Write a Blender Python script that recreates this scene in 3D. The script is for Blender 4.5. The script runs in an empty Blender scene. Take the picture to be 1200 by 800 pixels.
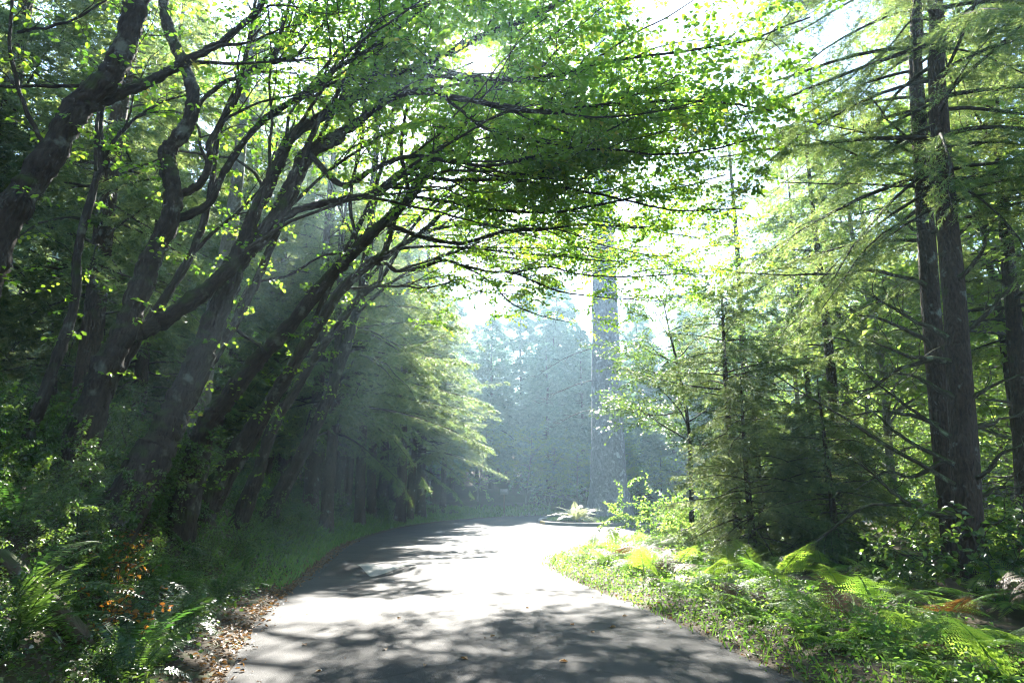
import bpy, math
import numpy as np
from mathutils import Vector

SC = bpy.context.scene
COL = SC.collection
R = np.random.default_rng(11)
PI = math.pi

# ------------------------------------------------------------------ camera frame (used only to place traced limbs at their real depth)
CAM_Z, PITCH, FPX = 1.6, math.radians(12.5), 800.0
CP, SP = math.cos(PITCH), math.sin(PITCH)


def P(px, py, Y):
    dx, dy = (px - 600) / FPX, (400 - py) / FPX
    k = Y / (CP - SP * dy)
    return np.array([dx * k, Y, CAM_Z + (SP + CP * dy) * k])


# ------------------------------------------------------------------ object helpers
def tag(o, label=None, cat=None, group=None, kind=None):
    if label: o['label'] = label
    if cat: o['category'] = cat
    if group: o['group'] = group
    if kind: o['kind'] = kind
    return o


def empty(name, loc=(0, 0, 0), label=None, cat=None, group=None, rz=0, sc=1):
    o = bpy.data.objects.new(name, None)
    COL.objects.link(o)
    o.location = loc
    o.rotation_euler = (0, 0, rz)
    o.scale = (sc, sc, sc)
    o.empty_display_size = .2
    return tag(o, label, cat, group)


def dup(root, loc, rz=0, sc=1, label=None, group=None, tilt=(0, 0)):
    r = root.copy()
    COL.objects.link(r)
    r.location = loc
    r.rotation_euler = (tilt[0], tilt[1], rz)
    r.scale = (sc, sc, sc) if np.isscalar(sc) else sc
    if label: r['label'] = label
    if group: r['group'] = group
    for ch in list(root.children):
        c = ch.copy()
        COL.objects.link(c)
        c.parent = r
        for g in list(ch.children):
            d = g.copy()
            COL.objects.link(d)
            d.parent = c
    return r


class MB:
    """collects vertices, faces and per-vertex data; build() links them as one mesh object"""
    def __init__(self):
        self.V, self.F, self.M, self.A, self.T, self.n = [], [], [], [], [], 0

    def add(self, V, F, rnd=None, tuv=None, mi=0):
        V = np.asarray(V, np.float32).reshape(-1, 3)
        if len(V) == 0: return self
        self.V.append(V)
        F = np.asarray(F, np.int64)
        self.F.append(F + self.n)
        self.M.append(np.full(len(F), mi, np.int32))
        self.A.append(np.zeros(len(V), np.float32) if rnd is None else np.broadcast_to(np.asarray(rnd, np.float32), (len(V),)))
        self.T.append(V if tuv is None else np.asarray(tuv, np.float32).reshape(-1, 3))
        self.n += len(V)
        return self

    def mesh(self, name, mats, smooth=True):
        me = bpy.data.meshes.new(name)
        V = np.concatenate(self.V)
        me.vertices.add(len(V))
        me.vertices.foreach_set('co', V.ravel())
        loops = np.concatenate([f.ravel() for f in self.F]).astype(np.int32)
        sizes = np.concatenate([np.full(len(f), f.shape[1], np.int32) for f in self.F])
        starts = np.concatenate([[0], np.cumsum(sizes)[:-1]]).astype(np.int32)
        me.loops.add(len(loops))
        me.loops.foreach_set('vertex_index', loops)
        me.polygons.add(len(sizes))
        me.polygons.foreach_set('loop_start', starts)
        me.polygons.foreach_set('material_index', np.concatenate(self.M))
        me.update(calc_edges=True)
        if smooth:
            me.polygons.foreach_set('use_smooth', np.ones(len(sizes), bool))
        a = me.attributes.new('rnd', 'FLOAT', 'POINT')
        a.data.foreach_set('value', np.concatenate(self.A))
        t = me.attributes.new('tuv', 'FLOAT_VECTOR', 'POINT')
        t.data.foreach_set('vector', np.concatenate(self.T).ravel())
        for m in (mats if isinstance(mats, (list, tuple)) else [mats]):
            me.materials.append(m)
        return me

    def build(self, name, mats, parent=None, smooth=True):
        o = bpy.data.objects.new(name, self.mesh(name, mats, smooth))
        COL.objects.link(o)
        if parent is not None: o.parent = parent
        return o


def nrm(a):
    return a / np.maximum(np.linalg.norm(a, axis=-1, keepdims=True), 1e-9)


def tubes(mb, Pt, Rd, ns=6, mi=0, rnd=None, bump=0.0):
    """Pt (N,K,3), Rd (N,K): N tubes of K rings"""
    Pt, Rd = np.asarray(Pt, float), np.asarray(Rd, float)
    if Pt.ndim == 2: Pt, Rd = Pt[None], Rd[None]
    N, K, _ = Pt.shape
    if N == 0: return
    T = nrm(np.gradient(Pt, axis=1))
    mean = nrm(T.mean(1))
    ref = np.where(np.abs(mean[:, 2:3]) < .75, np.array([[0, 0, 1.]]), np.array([[1., 0, 0]]))
    U = nrm(np.cross(T, ref[:, None, :]))
    W = np.cross(T, U)
    ang = np.arange(ns) / ns * 2 * PI
    c, s = np.cos(ang), np.sin(ang)
    rr = Rd[:, :, None] * (1 + (R.normal(0, bump, (N, K, ns)) if bump else 0))
    V = Pt[:, :, None, :] + rr[..., None] * (c[None, None, :, None] * U[:, :, None, :] + s[None, None, :, None] * W[:, :, None, :])
    ln = np.concatenate([np.zeros((N, 1)), np.cumsum(np.linalg.norm(np.diff(Pt, axis=1), axis=2), 1)], 1)
    tu = np.stack(np.broadcast_arrays(Rd[:, :, None] * c, Rd[:, :, None] * s, (ln + R.random((N, 1)) * 9)[:, :, None]), -1)
    idx = np.arange(N * K * ns).reshape(N, K, ns)
    a, b = idx[:, :-1], idx[:, 1:]
    F = np.stack([a, np.roll(a, -1, 2), np.roll(b, -1, 2), b], -1).reshape(-1, 4)
    rv = R.random(N)[:, None, None] if rnd is None else rnd
    mb.add(V, F, np.broadcast_to(rv, (N, K, ns)).ravel(), tu, mi)


def spline(pts, n):
    """Catmull-Rom through pts, n samples evenly spaced in parameter"""
    p = np.asarray(pts, float)
    if len(p) == 2:
        t = np.linspace(0, 1, n)[:, None]
        return p[0] * (1 - t) + p[1] * t
    q = np.vstack([2 * p[0] - p[1], p, 2 * p[-1] - p[-2]])
    u = np.linspace(0, len(p) - 1 - 1e-9, n)
    i = u.astype(int)
    t = (u - i)[:, None]
    a, b, c, d = q[i], q[i + 1], q[i + 2], q[i + 3]
    return .5 * (2 * b + (c - a) * t + (2 * a - 5 * b + 4 * c - d) * t ** 2 + (3 * b - a - 3 * c + d) * t ** 3)


def leaves(mb, pos, dirs, nor, size, mi=0, rnd=None, width=.62, fold=.16, simple=False):
    """one folded leaf blade per position"""
    n = len(pos)
    if n == 0: return
    d = nrm(dirs)
    s = nrm(np.cross(d, nor))
    u = np.cross(s, d)
    L = np.broadcast_to(size, (n,))[:, None]
    w = L * width * .5
    rnd = R.random(n) if rnd is None else rnd
    if simple:
        V = np.stack([pos, pos + d * L * .45 + s * w + u * L * fold, pos + d * L, pos + d * L * .45 - s * w + u * L * fold], 1)
        i = np.arange(n)[:, None] * 4
        mb.add(V, np.concatenate([i + [0, 2, 1], i + [0, 3, 2]]), np.repeat(rnd, 4), None, mi)
    else:
        dn = -u * L * .12
        V = np.stack([pos, pos + d * L * .22 + s * w * .8 + u * L * fold * .7, pos + d * L * .6 + s * w + u * L * fold, pos + d * L + dn,
                      pos + d * L * .6 - s * w + u * L * fold, pos + d * L * .22 - s * w * .8 + u * L * fold * .7], 1)
        i = np.arange(n)[:, None] * 6
        mb.add(V, np.concatenate([i + [0, 3, 2, 1], i + [0, 5, 4, 3]]), np.repeat(rnd, 6), None, mi)


def needles(mb, A, D, L, k, nlen, nwid, mi=0, flat=.45):
    """k thin needles along every twig from A (N,3) in direction D over length L"""
    N = len(A)
    if N == 0: return
    D = nrm(D)
    ref = np.where(np.abs(D[:, 2:3]) < .8, np.array([[0, 0, 1.]]), np.array([[1., 0, 0]]))
    S = nrm(np.cross(D, ref))
    U = np.cross(S, D)
    t = (np.arange(k)[None, :] + R.random((N, k))) / k
    side = np.where(np.arange(k) % 2 == 0, 1., -1.)[None, :, None]
    up = R.normal(.1, flat, (N, k, 1))
    base = A[:, None, :] + D[:, None, :] * (t * L[:, None])[..., None]
    dv = nrm(D[:, None, :] * R.uniform(.5, 1.0, (N, k, 1)) + S[:, None, :] * side * .8 + U[:, None, :] * up)
    ln = nlen * R.uniform(.7, 1.2, (N, k, 1))
    wv = nrm(np.cross(dv, U[:, None, :] + R.normal(0, .5, (N, k, 3)))) * nwid * .5
    V = np.stack([base - wv, base + wv, base + dv * ln * .75 + wv * .8, base + dv * ln], 2).reshape(-1, 3)
    i = np.arange(N * k)[:, None] * 4
    mb.add(V, i + [0, 1, 2, 3], np.repeat(np.repeat(R.random(N), k), 4), None, mi)


# ------------------------------------------------------------------ materials
def mat(name):
    m = bpy.data.materials.new(name)
    m.use_nodes = True
    nt = m.node_tree
    nt.nodes.clear()
    return m, nt, nt.nodes.new('ShaderNodeOutputMaterial')


def node(nt, t, **kw):
    n = nt.nodes.new('ShaderNode' + t)
    for k, v in kw.items():
        if k in n.inputs: n.inputs[k].default_value = v
        else: setattr(n, k, v)
    return n


def ramp(nt, fac, stops):
    r = node(nt, 'ValToRGB')
    el = r.color_ramp.elements
    while len(el) < len(stops): el.new(.5)
    for e, (p, c) in zip(el, stops):
        e.position = p
        e.color = (*c, 1)
    nt.links.new(fac, r.inputs['Fac'])
    return r.outputs['Color']


def leaf_mat(name, stops, trans, tf=.45, rough=.45, spec=.4, objvar=.25):
    m, nt, out = mat(name)
    at = node(nt, 'Attribute', attribute_name='rnd')
    oi = node(nt, 'ObjectInfo')
    ma = node(nt, 'Math', operation='MULTIPLY_ADD')
    nt.links.new(oi.outputs['Random'], ma.inputs[0])
    ma.inputs[1].default_value = objvar
    nt.links.new(at.outputs['Fac'], ma.inputs[2])
    sb = node(nt, 'Math', operation='SUBTRACT')
    nt.links.new(ma.outputs[0], sb.inputs[0])
    sb.inputs[1].default_value = objvar * .5
    col = ramp(nt, sb.outputs[0], stops)
    tcol = ramp(nt, sb.outputs[0], trans)
    b = node(nt, 'BsdfPrincipled', Roughness=rough)
    b.inputs['Specular IOR Level'].default_value = spec
    nt.links.new(col, b.inputs['Base Color'])
    t = node(nt, 'BsdfTranslucent')
    nt.links.new(tcol, t.inputs['Color'])
    mx = node(nt, 'MixShader')
    mx.inputs[0].default_value = tf
    nt.links.new(b.outputs[0], mx.inputs[1])
    nt.links.new(t.outputs[0], mx.inputs[2])
    nt.links.new(mx.outputs[0], out.inputs['Surface'])
    return m


def bark_mat(name, dark, light, lichen=(.28, .30, .24), lich=.5, moss=(.045, .06, .012), mossy=.5, scale=9, bump=.35, stretch=.35):
    m, nt, out = mat(name)
    at = node(nt, 'Attribute', attribute_name='tuv')
    mp = node(nt, 'Mapping')
    mp.inputs['Scale'].default_value = (1, 1, stretch)
    nt.links.new(at.outputs['Vector'], mp.inputs['Vector'])
    n1 = node(nt, 'TexNoise', Scale=scale * 2.2, Detail=8.0, Roughness=.65)
    n2 = node(nt, 'TexNoise', Scale=3.2, Detail=5.0, Roughness=.6)
    n3 = node(nt, 'TexNoise', Scale=1.7, Detail=4.0, Roughness=.6)
    vo = node(nt, 'TexVoronoi', Scale=scale * 1.6, feature='DISTANCE_TO_EDGE')
    nt.links.new(mp.outputs[0], n1.inputs['Vector'])
    nt.links.new(mp.outputs[0], vo.inputs['Vector'])
    nt.links.new(at.outputs['Vector'], n2.inputs['Vector'])
    nt.links.new(at.outputs['Vector'], n3.inputs['Vector'])
    base = ramp(nt, n1.outputs['Fac'], [(.3, dark), (.7, light)])
    f2 = ramp(nt, n2.outputs['Fac'], [(.62 - .12 * lich, (0, 0, 0)), (.72 - .12 * lich, (1, 1, 1))])
    mx = node(nt, 'Mix', data_type='RGBA')
    nt.links.new(f2, mx.inputs['Factor'])
    nt.links.new(base, mx.inputs['A'])
    mx.inputs['B'].default_value = (*lichen, 1)
    ge = node(nt, 'NewGeometry')
    sx = node(nt, 'SeparateXYZ')
    nt.links.new(ge.outputs['Normal'], sx.inputs[0])
    am = node(nt, 'Math', operation='MULTIPLY_ADD')
    nt.links.new(sx.outputs['Z'], am.inputs[0])
    am.inputs[1].default_value = .22
    nt.links.new(n3.outputs['Fac'], am.inputs[2])
    f3 = ramp(nt, am.outputs[0], [(.72 - .25 * mossy, (0, 0, 0)), (.86 - .25 * mossy, (1, 1, 1))])
    mx2 = node(nt, 'Mix', data_type='RGBA')
    nt.links.new(f3, mx2.inputs['Factor'])
    nt.links.new(mx.outputs['Result'], mx2.inputs['A'])
    mx2.inputs['B'].default_value = (*moss, 1)
    b = node(nt, 'BsdfPrincipled', Roughness=.85)
    b.inputs['Specular IOR Level'].default_value = .25
    nt.links.new(mx2.outputs['Result'], b.inputs['Base Color'])
    ad = node(nt, 'Math', operation='MULTIPLY_ADD')
    nt.links.new(vo.outputs['Distance'], ad.inputs[0])
    ad.inputs[1].default_value = 1.5
    nt.links.new(n1.outputs['Fac'], ad.inputs[2])
    bp = node(nt, 'Bump', Strength=min(1, bump * 2), Distance=.038)
    nt.links.new(ad.outputs[0], bp.inputs['Height'])
    nt.links.new(bp.outputs[0], b.inputs['Normal'])
    nt.links.new(b.outputs[0], out.inputs['Surface'])
    return m


def noise_mat(name, stops, scale, rough=.9, bump=.4, spec=.2, detail=8, dist=.03):
    m, nt, out = mat(name)
    tc = node(nt, 'TexCoord')
    n1 = node(nt, 'TexNoise', Scale=scale, Detail=float(detail), Roughness=.65)
    nt.links.new(tc.outputs['Object'], n1.inputs['Vector'])
    b = node(nt, 'BsdfPrincipled', Roughness=rough)
    b.inputs['Specular IOR Level'].default_value = spec
    nt.links.new(ramp(nt, n1.outputs['Fac'], stops), b.inputs['Base Color'])
    bp = node(nt, 'Bump', Strength=bump, Distance=dist)
    nt.links.new(n1.outputs['Fac'], bp.inputs['Height'])
    nt.links.new(bp.outputs[0], b.inputs['Normal'])
    nt.links.new(b.outputs[0], out.inputs['Surface'])
    return m


def asphalt_mat(name, tint=1.0):
    m, nt, out = mat(name)
    tc = node(nt, 'TexCoord')
    fine = node(nt, 'TexNoise', Scale=85.0, Detail=5.0, Roughness=.75)
    mid = node(nt, 'TexNoise', Scale=1.3, Detail=6.0, Roughness=.6)
    vor = node(nt, 'TexVoronoi', Scale=95.0)
    for n in (fine, mid, vor): nt.links.new(tc.outputs['Object'], n.inputs['Vector'])
    c1 = ramp(nt, fine.outputs['Fac'], [(.3, tuple(.040 * tint for _ in 'rgb')), (.55, (.075 * tint, .075 * tint, .073 * tint)), (.75, (.16 * tint, .155 * tint, .145 * tint))])
    c2 = ramp(nt, mid.outputs['Fac'], [(.3, (.55, .55, .58)), (.7, (1.2, 1.17, 1.12))])
    mx = node(nt, 'Mix', data_type='RGBA', blend_type='MULTIPLY')
    mx.inputs['Factor'].default_value = 1
    nt.links.new(c1, mx.inputs['A'])
    nt.links.new(c2, mx.inputs['B'])
    # thin meandering crack lines
    wv = node(nt, 'TexVoronoi', Scale=.55, feature='DISTANCE_TO_EDGE')
    wn = node(nt, 'TexNoise', Scale=2.0, Detail=6.0)
    nt.links.new(tc.outputs['Object'], wn.inputs['Vector'])
    mxv = node(nt, 'Mix', data_type='VECTOR')
    mxv.inputs['Factor'].default_value = .25
    nt.links.new(tc.outputs['Object'], mxv.inputs['A'])
    nt.links.new(wn.outputs['Color'], mxv.inputs['B'])
    nt.links.new(mxv.outputs['Result'], wv.inputs['Vector'])
    cr = ramp(nt, wv.outputs['Distance'], [(.0, (.35, .35, .35)), (.010, (1, 1, 1))])
    mx2 = node(nt, 'Mix', data_type='RGBA', blend_type='MULTIPLY')
    mx2.inputs['Factor'].default_value = .7
    nt.links.new(mx.outputs['Result'], mx2.inputs['A'])
    nt.links.new(cr, mx2.inputs['B'])
    b = node(nt, 'BsdfPrincipled', Roughness=.7)
    b.inputs['Specular IOR Level'].default_value = .1
    nt.links.new(mx2.outputs['Result'], b.inputs['Base Color'])
    ad = node(nt, 'Math', operation='ADD')
    nt.links.new(fine.outputs['Fac'], ad.inputs[0])
    nt.links.new(vor.outputs['Distance'], ad.inputs[1])
    bp = node(nt, 'Bump', Strength=.55, Distance=.008)
    nt.links.new(ad.outputs[0], bp.inputs['Height'])
    nt.links.new(bp.outputs[0], b.inputs['Normal'])
    nt.links.new(b.outputs[0], out.inputs['Surface'])
    return m


def plain(name, c, rough=.7, spec=.3):
    m, nt, out = mat(name)
    b = node(nt, 'BsdfPrincipled', Roughness=rough)
    b.inputs['Specular IOR Level'].default_value = spec
    tc = node(nt, 'TexCoord')
    n1 = node(nt, 'TexNoise', Scale=14.0, Detail=7.0, Roughness=.7)
    nt.links.new(tc.outputs['Object'], n1.inputs['Vector'])
    nt.links.new(ramp(nt, n1.outputs['Fac'], [(.3, tuple(x * .62 for x in c)), (.65, c)]), b.inputs['Base Color'])
    nt.links.new(b.outputs[0], out.inputs['Surface'])
    return m


M_LEAF = leaf_mat('maple_leaf', [(0, (.04, .072, .012)), (.6, (.07, .115, .018)), (1, (.10, .15, .025))],
                  [(0, (.20, .44, .03)), (.6, (.38, .62, .045)), (.95, (.60, .70, .06)), (1, (.68, .52, .08))], tf=.55)
M_SHRUB = leaf_mat('shrub_leaf', [(0, (.025, .055, .014)), (.7, (.05, .095, .022)), (1, (.09, .13, .03))],
                   [(0, (.09, .22, .03)), (1, (.28, .42, .05))], tf=.35, rough=.35, spec=.5)
M_UNDER = leaf_mat('understory_leaf', [(0, (.05, .10, .02)), (1, (.10, .16, .03))],
                   [(0, (.26, .48, .07)), (1, (.48, .60, .10))], tf=.55)
M_FERN = leaf_mat('fern_frond', [(0, (.035, .095, .018)), (.7, (.07, .15, .028)), (1, (.13, .19, .04))],
                  [(0, (.20, .46, .05)), (1, (.42, .60, .07))], tf=.5, rough=.5, spec=.25)
M_FERND = leaf_mat('sword_fern_frond', [(0, (.022, .055, .016)), (1, (.05, .10, .025))],
                   [(0, (.08, .22, .03)), (1, (.22, .38, .05))], tf=.35, rough=.38)
M_PALE = leaf_mat('pale_frond', [(0, (.16, .20, .08)), (1, (.30, .32, .16))], [(0, (.40, .45, .18)), (1, (.55, .55, .28))], tf=.4)
M_NEED = leaf_mat('spruce_needles', [(0, (.030, .058, .026)), (.6, (.048, .085, .034)), (1, (.075, .115, .04))],
                  [(0, (.15, .26, .065)), (1, (.40, .48, .12))], tf=.5, rough=.5)
M_NEEDF = leaf_mat('skylit_far_needles', [(0, (.06, .12, .075)), (1, (.12, .20, .12))],
                   [(0, (.12, .28, .15)), (1, (.34, .52, .28))], tf=.5, rough=.55, objvar=.8)  # paler, bluer than the near needles: skylight put into the colour
M_GRASS = leaf_mat('grass_blade', [(0, (.03, .08, .018)), (1, (.07, .13, .028))], [(0, (.16, .38, .05)), (1, (.32, .50, .07))], tf=.4)
M_LITTER = leaf_mat('dead_leaf', [(0, (.05, .028, .014)), (.6, (.12, .065, .028)), (1, (.22, .13, .05))], [(0, (.20, .09, .02)), (1, (.4, .2, .05))], tf=.25, rough=.6)
M_ORANGE = leaf_mat('withered_leaf', [(0, (.06, .03, .012)), (1, (.20, .09, .02))], [(0, (.25, .09, .02)), (.7, (.60, .26, .03)), (1, (.62, .5, .06))], tf=.5)
M_BARK = bark_mat('mossy_bark', (.020, .014, .010), (.060, .043, .031), lichen=(.13, .13, .10), lich=.28, mossy=.55, bump=.5)
M_TWIG = bark_mat('twig_bark', (.035, .026, .018), (.075, .058, .042), lich=.2, mossy=.4, scale=20)
M_SPRUCE = bark_mat('spruce_bark', (.026, .017, .012), (.090, .058, .040), lichen=(.20, .22, .19), lich=.08, mossy=.3, scale=11, bump=.45)
M_DEADW = bark_mat('dead_branch_bark', (.04, .03, .02), (.10, .085, .06), lichen=(.22, .27, .16), lich=.7, mossy=.8, scale=20)
M_PALEB = bark_mat('pale_alder_bark', (.10, .09, .078), (.22, .20, .175), lich=.5, mossy=.3, scale=8, stretch=.9)
M_GIANT = bark_mat('scaly_giant_bark', (.09, .087, .098), (.28, .27, .285), lichen=(.40, .40, .42), lich=.5, mossy=.1, scale=4.5, bump=.7, stretch=.6)
M_ASPH = asphalt_mat('asphalt', .62)
M_HUMP = asphalt_mat('hump_asphalt_shade', .45)  # darker tint paints in the shade on the hump's near face
M_PAINT = plain('worn_white_paint', (.26, .26, .25), .75)
M_PLINE = plain('faded_white_line', (.42, .42, .40), .65)
M_KERB = plain('concrete_kerb', (.26, .25, .235), .85)
M_KERBEND = plain('kerb_yellow_paint', (.50, .36, .10), .7)
M_SOIL = noise_mat('forest_floor', [(.25, (.030, .022, .014)), (.5, (.060, .042, .024)), (.62, (.045, .055, .018)), (.8, (.075, .065, .03))], 2.2, bump=.7, dist=.06)
M_SIGNW = plain('weathered_sign_wood', (.20, .13, .085), .8)
M_SIGNF = plain('sign_face_paint', (.30, .25, .21), .7)
M_LOG = bark_mat('rotten_log_bark', (.05, .036, .022), (.14, .10, .065), lich=.3, mossy=.7, scale=6)

# ------------------------------------------------------------------ terrain and road
LEFT = np.array([(1.2, -10), (-.9, 0), (-2.51, 6.4), (-3.4, 10.25), (-4.12, 15.1), (-5.0, 21), (-5.35, 27), (-5.1, 34.2), (-3.6, 41.4), (-.8, 47.5), (3, 51.5)])
REST = np.array([(9, 53), (14, 50.5), (17, 45), (17.5, 38), (15, 32.5), (10.5, 28.8), (6.4, 25.4), (3.6, 22.8), (1.6, 19.8), (1.02, 18.2), (.84, 16.8), (.9, 15.3), (1.34, 12.6), (2.08, 9.3), (2.46, 6.6), (3.3, 1), (4.6, -10)])
LSM = spline(LEFT, 90)
RSM = spline(np.vstack([LEFT[-1:], REST]), 130)
ROAD = np.vstack([LSM, RSM[1:]])
ROADN = len(ROAD)


def road_dist(x, y):
    """signed distance to the road outline (negative on the asphalt)"""
    x, y = np.broadcast_arrays(np.asarray(x, float), np.asarray(y, float))
    p = np.stack([x.ravel(), y.ravel()], 1)
    out = np.empty(len(p))
    A, B = ROAD, np.roll(ROAD, -1, 0)
    ab = B - A
    l2 = (ab ** 2).sum(1)
    for i in range(0, len(p), 4000):
        q = p[i:i + 4000, None, :]
        t = np.clip(((q - A) * ab).sum(2) / l2, 0, 1)
        d = np.sqrt(((q - A - ab * t[..., None]) ** 2).sum(2).min(1))
        xx, yy = q[:, :, 0], q[:, :, 1]
        cr = ((A[:, 1] > yy) != (B[:, 1] > yy)) & (xx < ab[:, 0] * (yy - A[:, 1]) / np.where(ab[:, 1] == 0, 1e-9, ab[:, 1]) + A[:, 0])
        out[i:i + 4000] = np.where(cr.sum(1) % 2 == 1, -d, d)
    return out.reshape(x.shape)


def sm(a, b, x):
    t = np.clip((x - a) / (b - a), 0, 1)
    return t * t * (3 - 2 * t)


def wav(x, y):
    return (np.sin(x * .9 + 1.3 * np.sin(y * .37)) * np.cos(y * .8 + .7) + .6 * np.sin(x * 2.1 - y * 1.7) + .4 * np.sin(x * 4.3 + y * 3.9 + 1))


def ground_z(x, y):
    x, y = np.broadcast_arrays(np.asarray(x, float), np.asarray(y, float))
    d = road_dist(x, y)
    left = x < np.interp(y, LEFT[:, 1], LEFT[:, 0])
    lf = np.where(left & (y < 60), 1.0, 0.0) * (1 - .55 * sm(13, 30, y)) * (1 - .5 * sm(36, 50, y))
    dp = np.maximum(d, 0)
    bank = lf * (2.1 * sm(.45, 3.6, dp) + .13 * np.maximum(dp - 3, 0) * (dp < 30) + .13 * 27 * (dp >= 30))
    other = (1 - lf) * (.10 * sm(0, .8, dp) + .10 * sm(2, 8, dp))
    other = other + 7.5 * sm(3, 30, dp) * sm(44, 60, y) + 4.0 * sm(14, 60, dp) * sm(6, 22, x) * (y > 0)
    z = bank + other + .09 * wav(x, y) * sm(.3, 2.5, dp)
    z = z - .07 * sm(.12, -.25, d) + .012 * sm(-.1, .1, d)
    return z


def gz(x, y):
    return float(ground_z(np.array([x]), np.array([y]))[0])


def axis(parts):
    return np.concatenate([np.arange(a, b, s) for a, b, s in parts])


gx = axis([(-120, -60, 10), (-60, -20, 2.5), (-20, -8, .5), (-8, 8, .2), (8, 20, .5), (20, 60, 2.5), (60, 121, 10)])
gy = axis([(-48, -12, 6), (-12, 3, 1), (3, 26, .22), (26, 60, .6), (60, 102, 3), (102, 151, 8)])
GX, GY = np.meshgrid(gx, gy)
GZ = ground_z(GX, GY)
idx = np.arange(GX.size).reshape(GX.shape)
F = np.stack([idx[:-1, :-1], idx[:-1, 1:], idx[1:, 1:], idx[1:, :-1]], -1).reshape(-1, 4)
g = MB().add(np.stack([GX, GY, GZ], -1), F).build('ground', M_SOIL)
tag(g, 'dark forest floor rising to a bank on the left', None, None, 'structure')


def poly_sheet(name, outline, z, material, inner=None):
    import bmesh
    bm = bmesh.new()
    vs = [bm.verts.new((x, y, z)) for x, y in outline]
    f = bm.faces.new(vs)
    bmesh.ops.triangulate(bm, faces=[f], ngon_method='EAR_CLIP')
    bmesh.ops.recalc_face_normals(bm, faces=bm.faces)
    for f in bm.faces:
        if f.normal.z < 0: f.normal_flip()
    me = bpy.data.meshes.new(name)
    bm.to_mesh(me)
    bm.free()
    me.materials.append(material)
    o = bpy.data.objects.new(name, me)
    COL.objects.link(o)
    return o


edge_n = np.stack([R.normal(0, .032, ROADN), R.normal(0, .02, ROADN)], 1)
road = tag(poly_sheet('road', ROAD + edge_n, 0.0, M_ASPH), 'narrow asphalt park road bending out of sight', None, None, 'structure')


def xl(y): return float(np.interp(y, LSM[:, 1], LSM[:, 0]))
def xr(y):
    m = RSM[RSM[:, 1] < 22]
    m = m[np.argsort(m[:, 1])]
    return float(np.interp(y, m[:, 1], m[:, 0]))


# speed hump with the worn white arrows on its near ramp
def hump_z(y):
    return .105 * (sm(14.0, 15.15, y) - sm(16.3, 17.6, y))


root = empty('speed_hump', (-1.5, 15.6, 0), 'asphalt speed hump across the road, shade painted into its colour, with worn white arrows', 'speed hump')
ys = np.concatenate([np.linspace(14.0, 15.2, 12), np.linspace(15.3, 16.2, 5), np.linspace(16.3, 17.6, 12)])
us = np.linspace(0, 1, 26)
HV, HF = [], []
for y in ys:
    a, b = xl(y) + .12, xr(y) - .1
    side = np.minimum(sm(0, .09, us), sm(1, .91, us))
    for u, s_ in zip(us, side): HV.append((a + (b - a) * u + 1.5, y - 15.6, .003 + hump_z(y) * s_))
n_ = len(us)
HF = [(j * n_ + i, j * n_ + i + 1, (j + 1) * n_ + i + 1, (j + 1) * n_ + i) for j in range(len(ys) - 1) for i in range(n_ - 1)]
MB().add(HV, HF).build('ramp', M_HUMP, root)


def mark(px_list, name='painted_arrow'):
    """a painted shape on the near ramp, given as (x, y) outline strips (left, right) by y"""
    V, Fq = [], []
    for y, x0, x1 in px_list:
        V += [(x0 + 1.5, y - 15.6, .0075 + hump_z(y)), (x1 + 1.5, y - 15.6, .0075 + hump_z(y))]
    for j in range(len(px_list) - 1): Fq.append((2 * j, 2 * j + 1, 2 * j + 3, 2 * j + 2))
    MB().add(V, Fq).build(name, M_PAINT, root, False)


yy = np.linspace(14.05, 15.3, 9)
mark([(y, -2.78 - .55 * (y - 14.05) / 1.25, -2.70 + .62 * (y - 14.05) / 1.25) for y in yy])
mark([(y, -.95 + .62 * (y - 14.1) / 1.2, -.55 + .30 * (y - 14.1) / 1.2 + .12) for y in np.linspace(14.1, 15.3, 9)])
mark([(y, -.05 - .22 * (y - 14.1) / 1.2, .62 - .72 * (y - 14.1) / 1.2) for y in np.linspace(14.1, 15.3, 9)])

# faded line where the side road begins
V, Fq = [], []
c = spline([(2.7, 21.9, .004), (1.9, 24.5, .004), (1.3, 28.5, .004), (1.2, 33, .004)], 20)
for q in c: V += [(q[0] - .06, q[1], .004), (q[0] + .06, q[1], .004)]
for j in range(19): Fq.append((2 * j, 2 * j + 1, 2 * j + 3, 2 * j + 2))
tag(MB().add(V, Fq).build('road_line', M_PLINE, None, False), 'thin faded white line at the mouth of the side road', None, None, 'structure')

# the island in the turning loop: kerb ring and grass top
IC, IA, IB = np.array([6.4, 39.4]), 4.9, 5.2
tt = np.linspace(0, 2 * PI, 73)[:-1]
sup = lambda t, a, b: np.stack([IC[0] + a * np.sign(np.cos(t)) * np.abs(np.cos(t)) ** .75, IC[1] + b * np.sign(np.sin(t)) * np.abs(np.sin(t)) ** .6], 1)
prof = [(0, .0), (0, .13), (.025, .155), (.16, .155), (.17, .10)]
rings = [np.column_stack([sup(tt, IA - o_, IB - o_), np.full(72, z_)]) for o_, z_ in prof]
V = np.concatenate(rings)
F = [(j * 72 + i, j * 72 + (i + 1) % 72, (j + 1) * 72 + (i + 1) % 72, (j + 1) * 72 + i) for j in range(len(prof) - 1) for i in range(72)]
k = MB().add(V, F).build('kerb', [M_KERB, M_KERBEND], None, False)
for p in k.data.polygons:
    if p.center.x < 1.75 and p.center.y < 38: p.material_index = 1
tag(k, 'low concrete kerb around the grassy island', None, None, 'structure')
V, F = [], []
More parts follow.
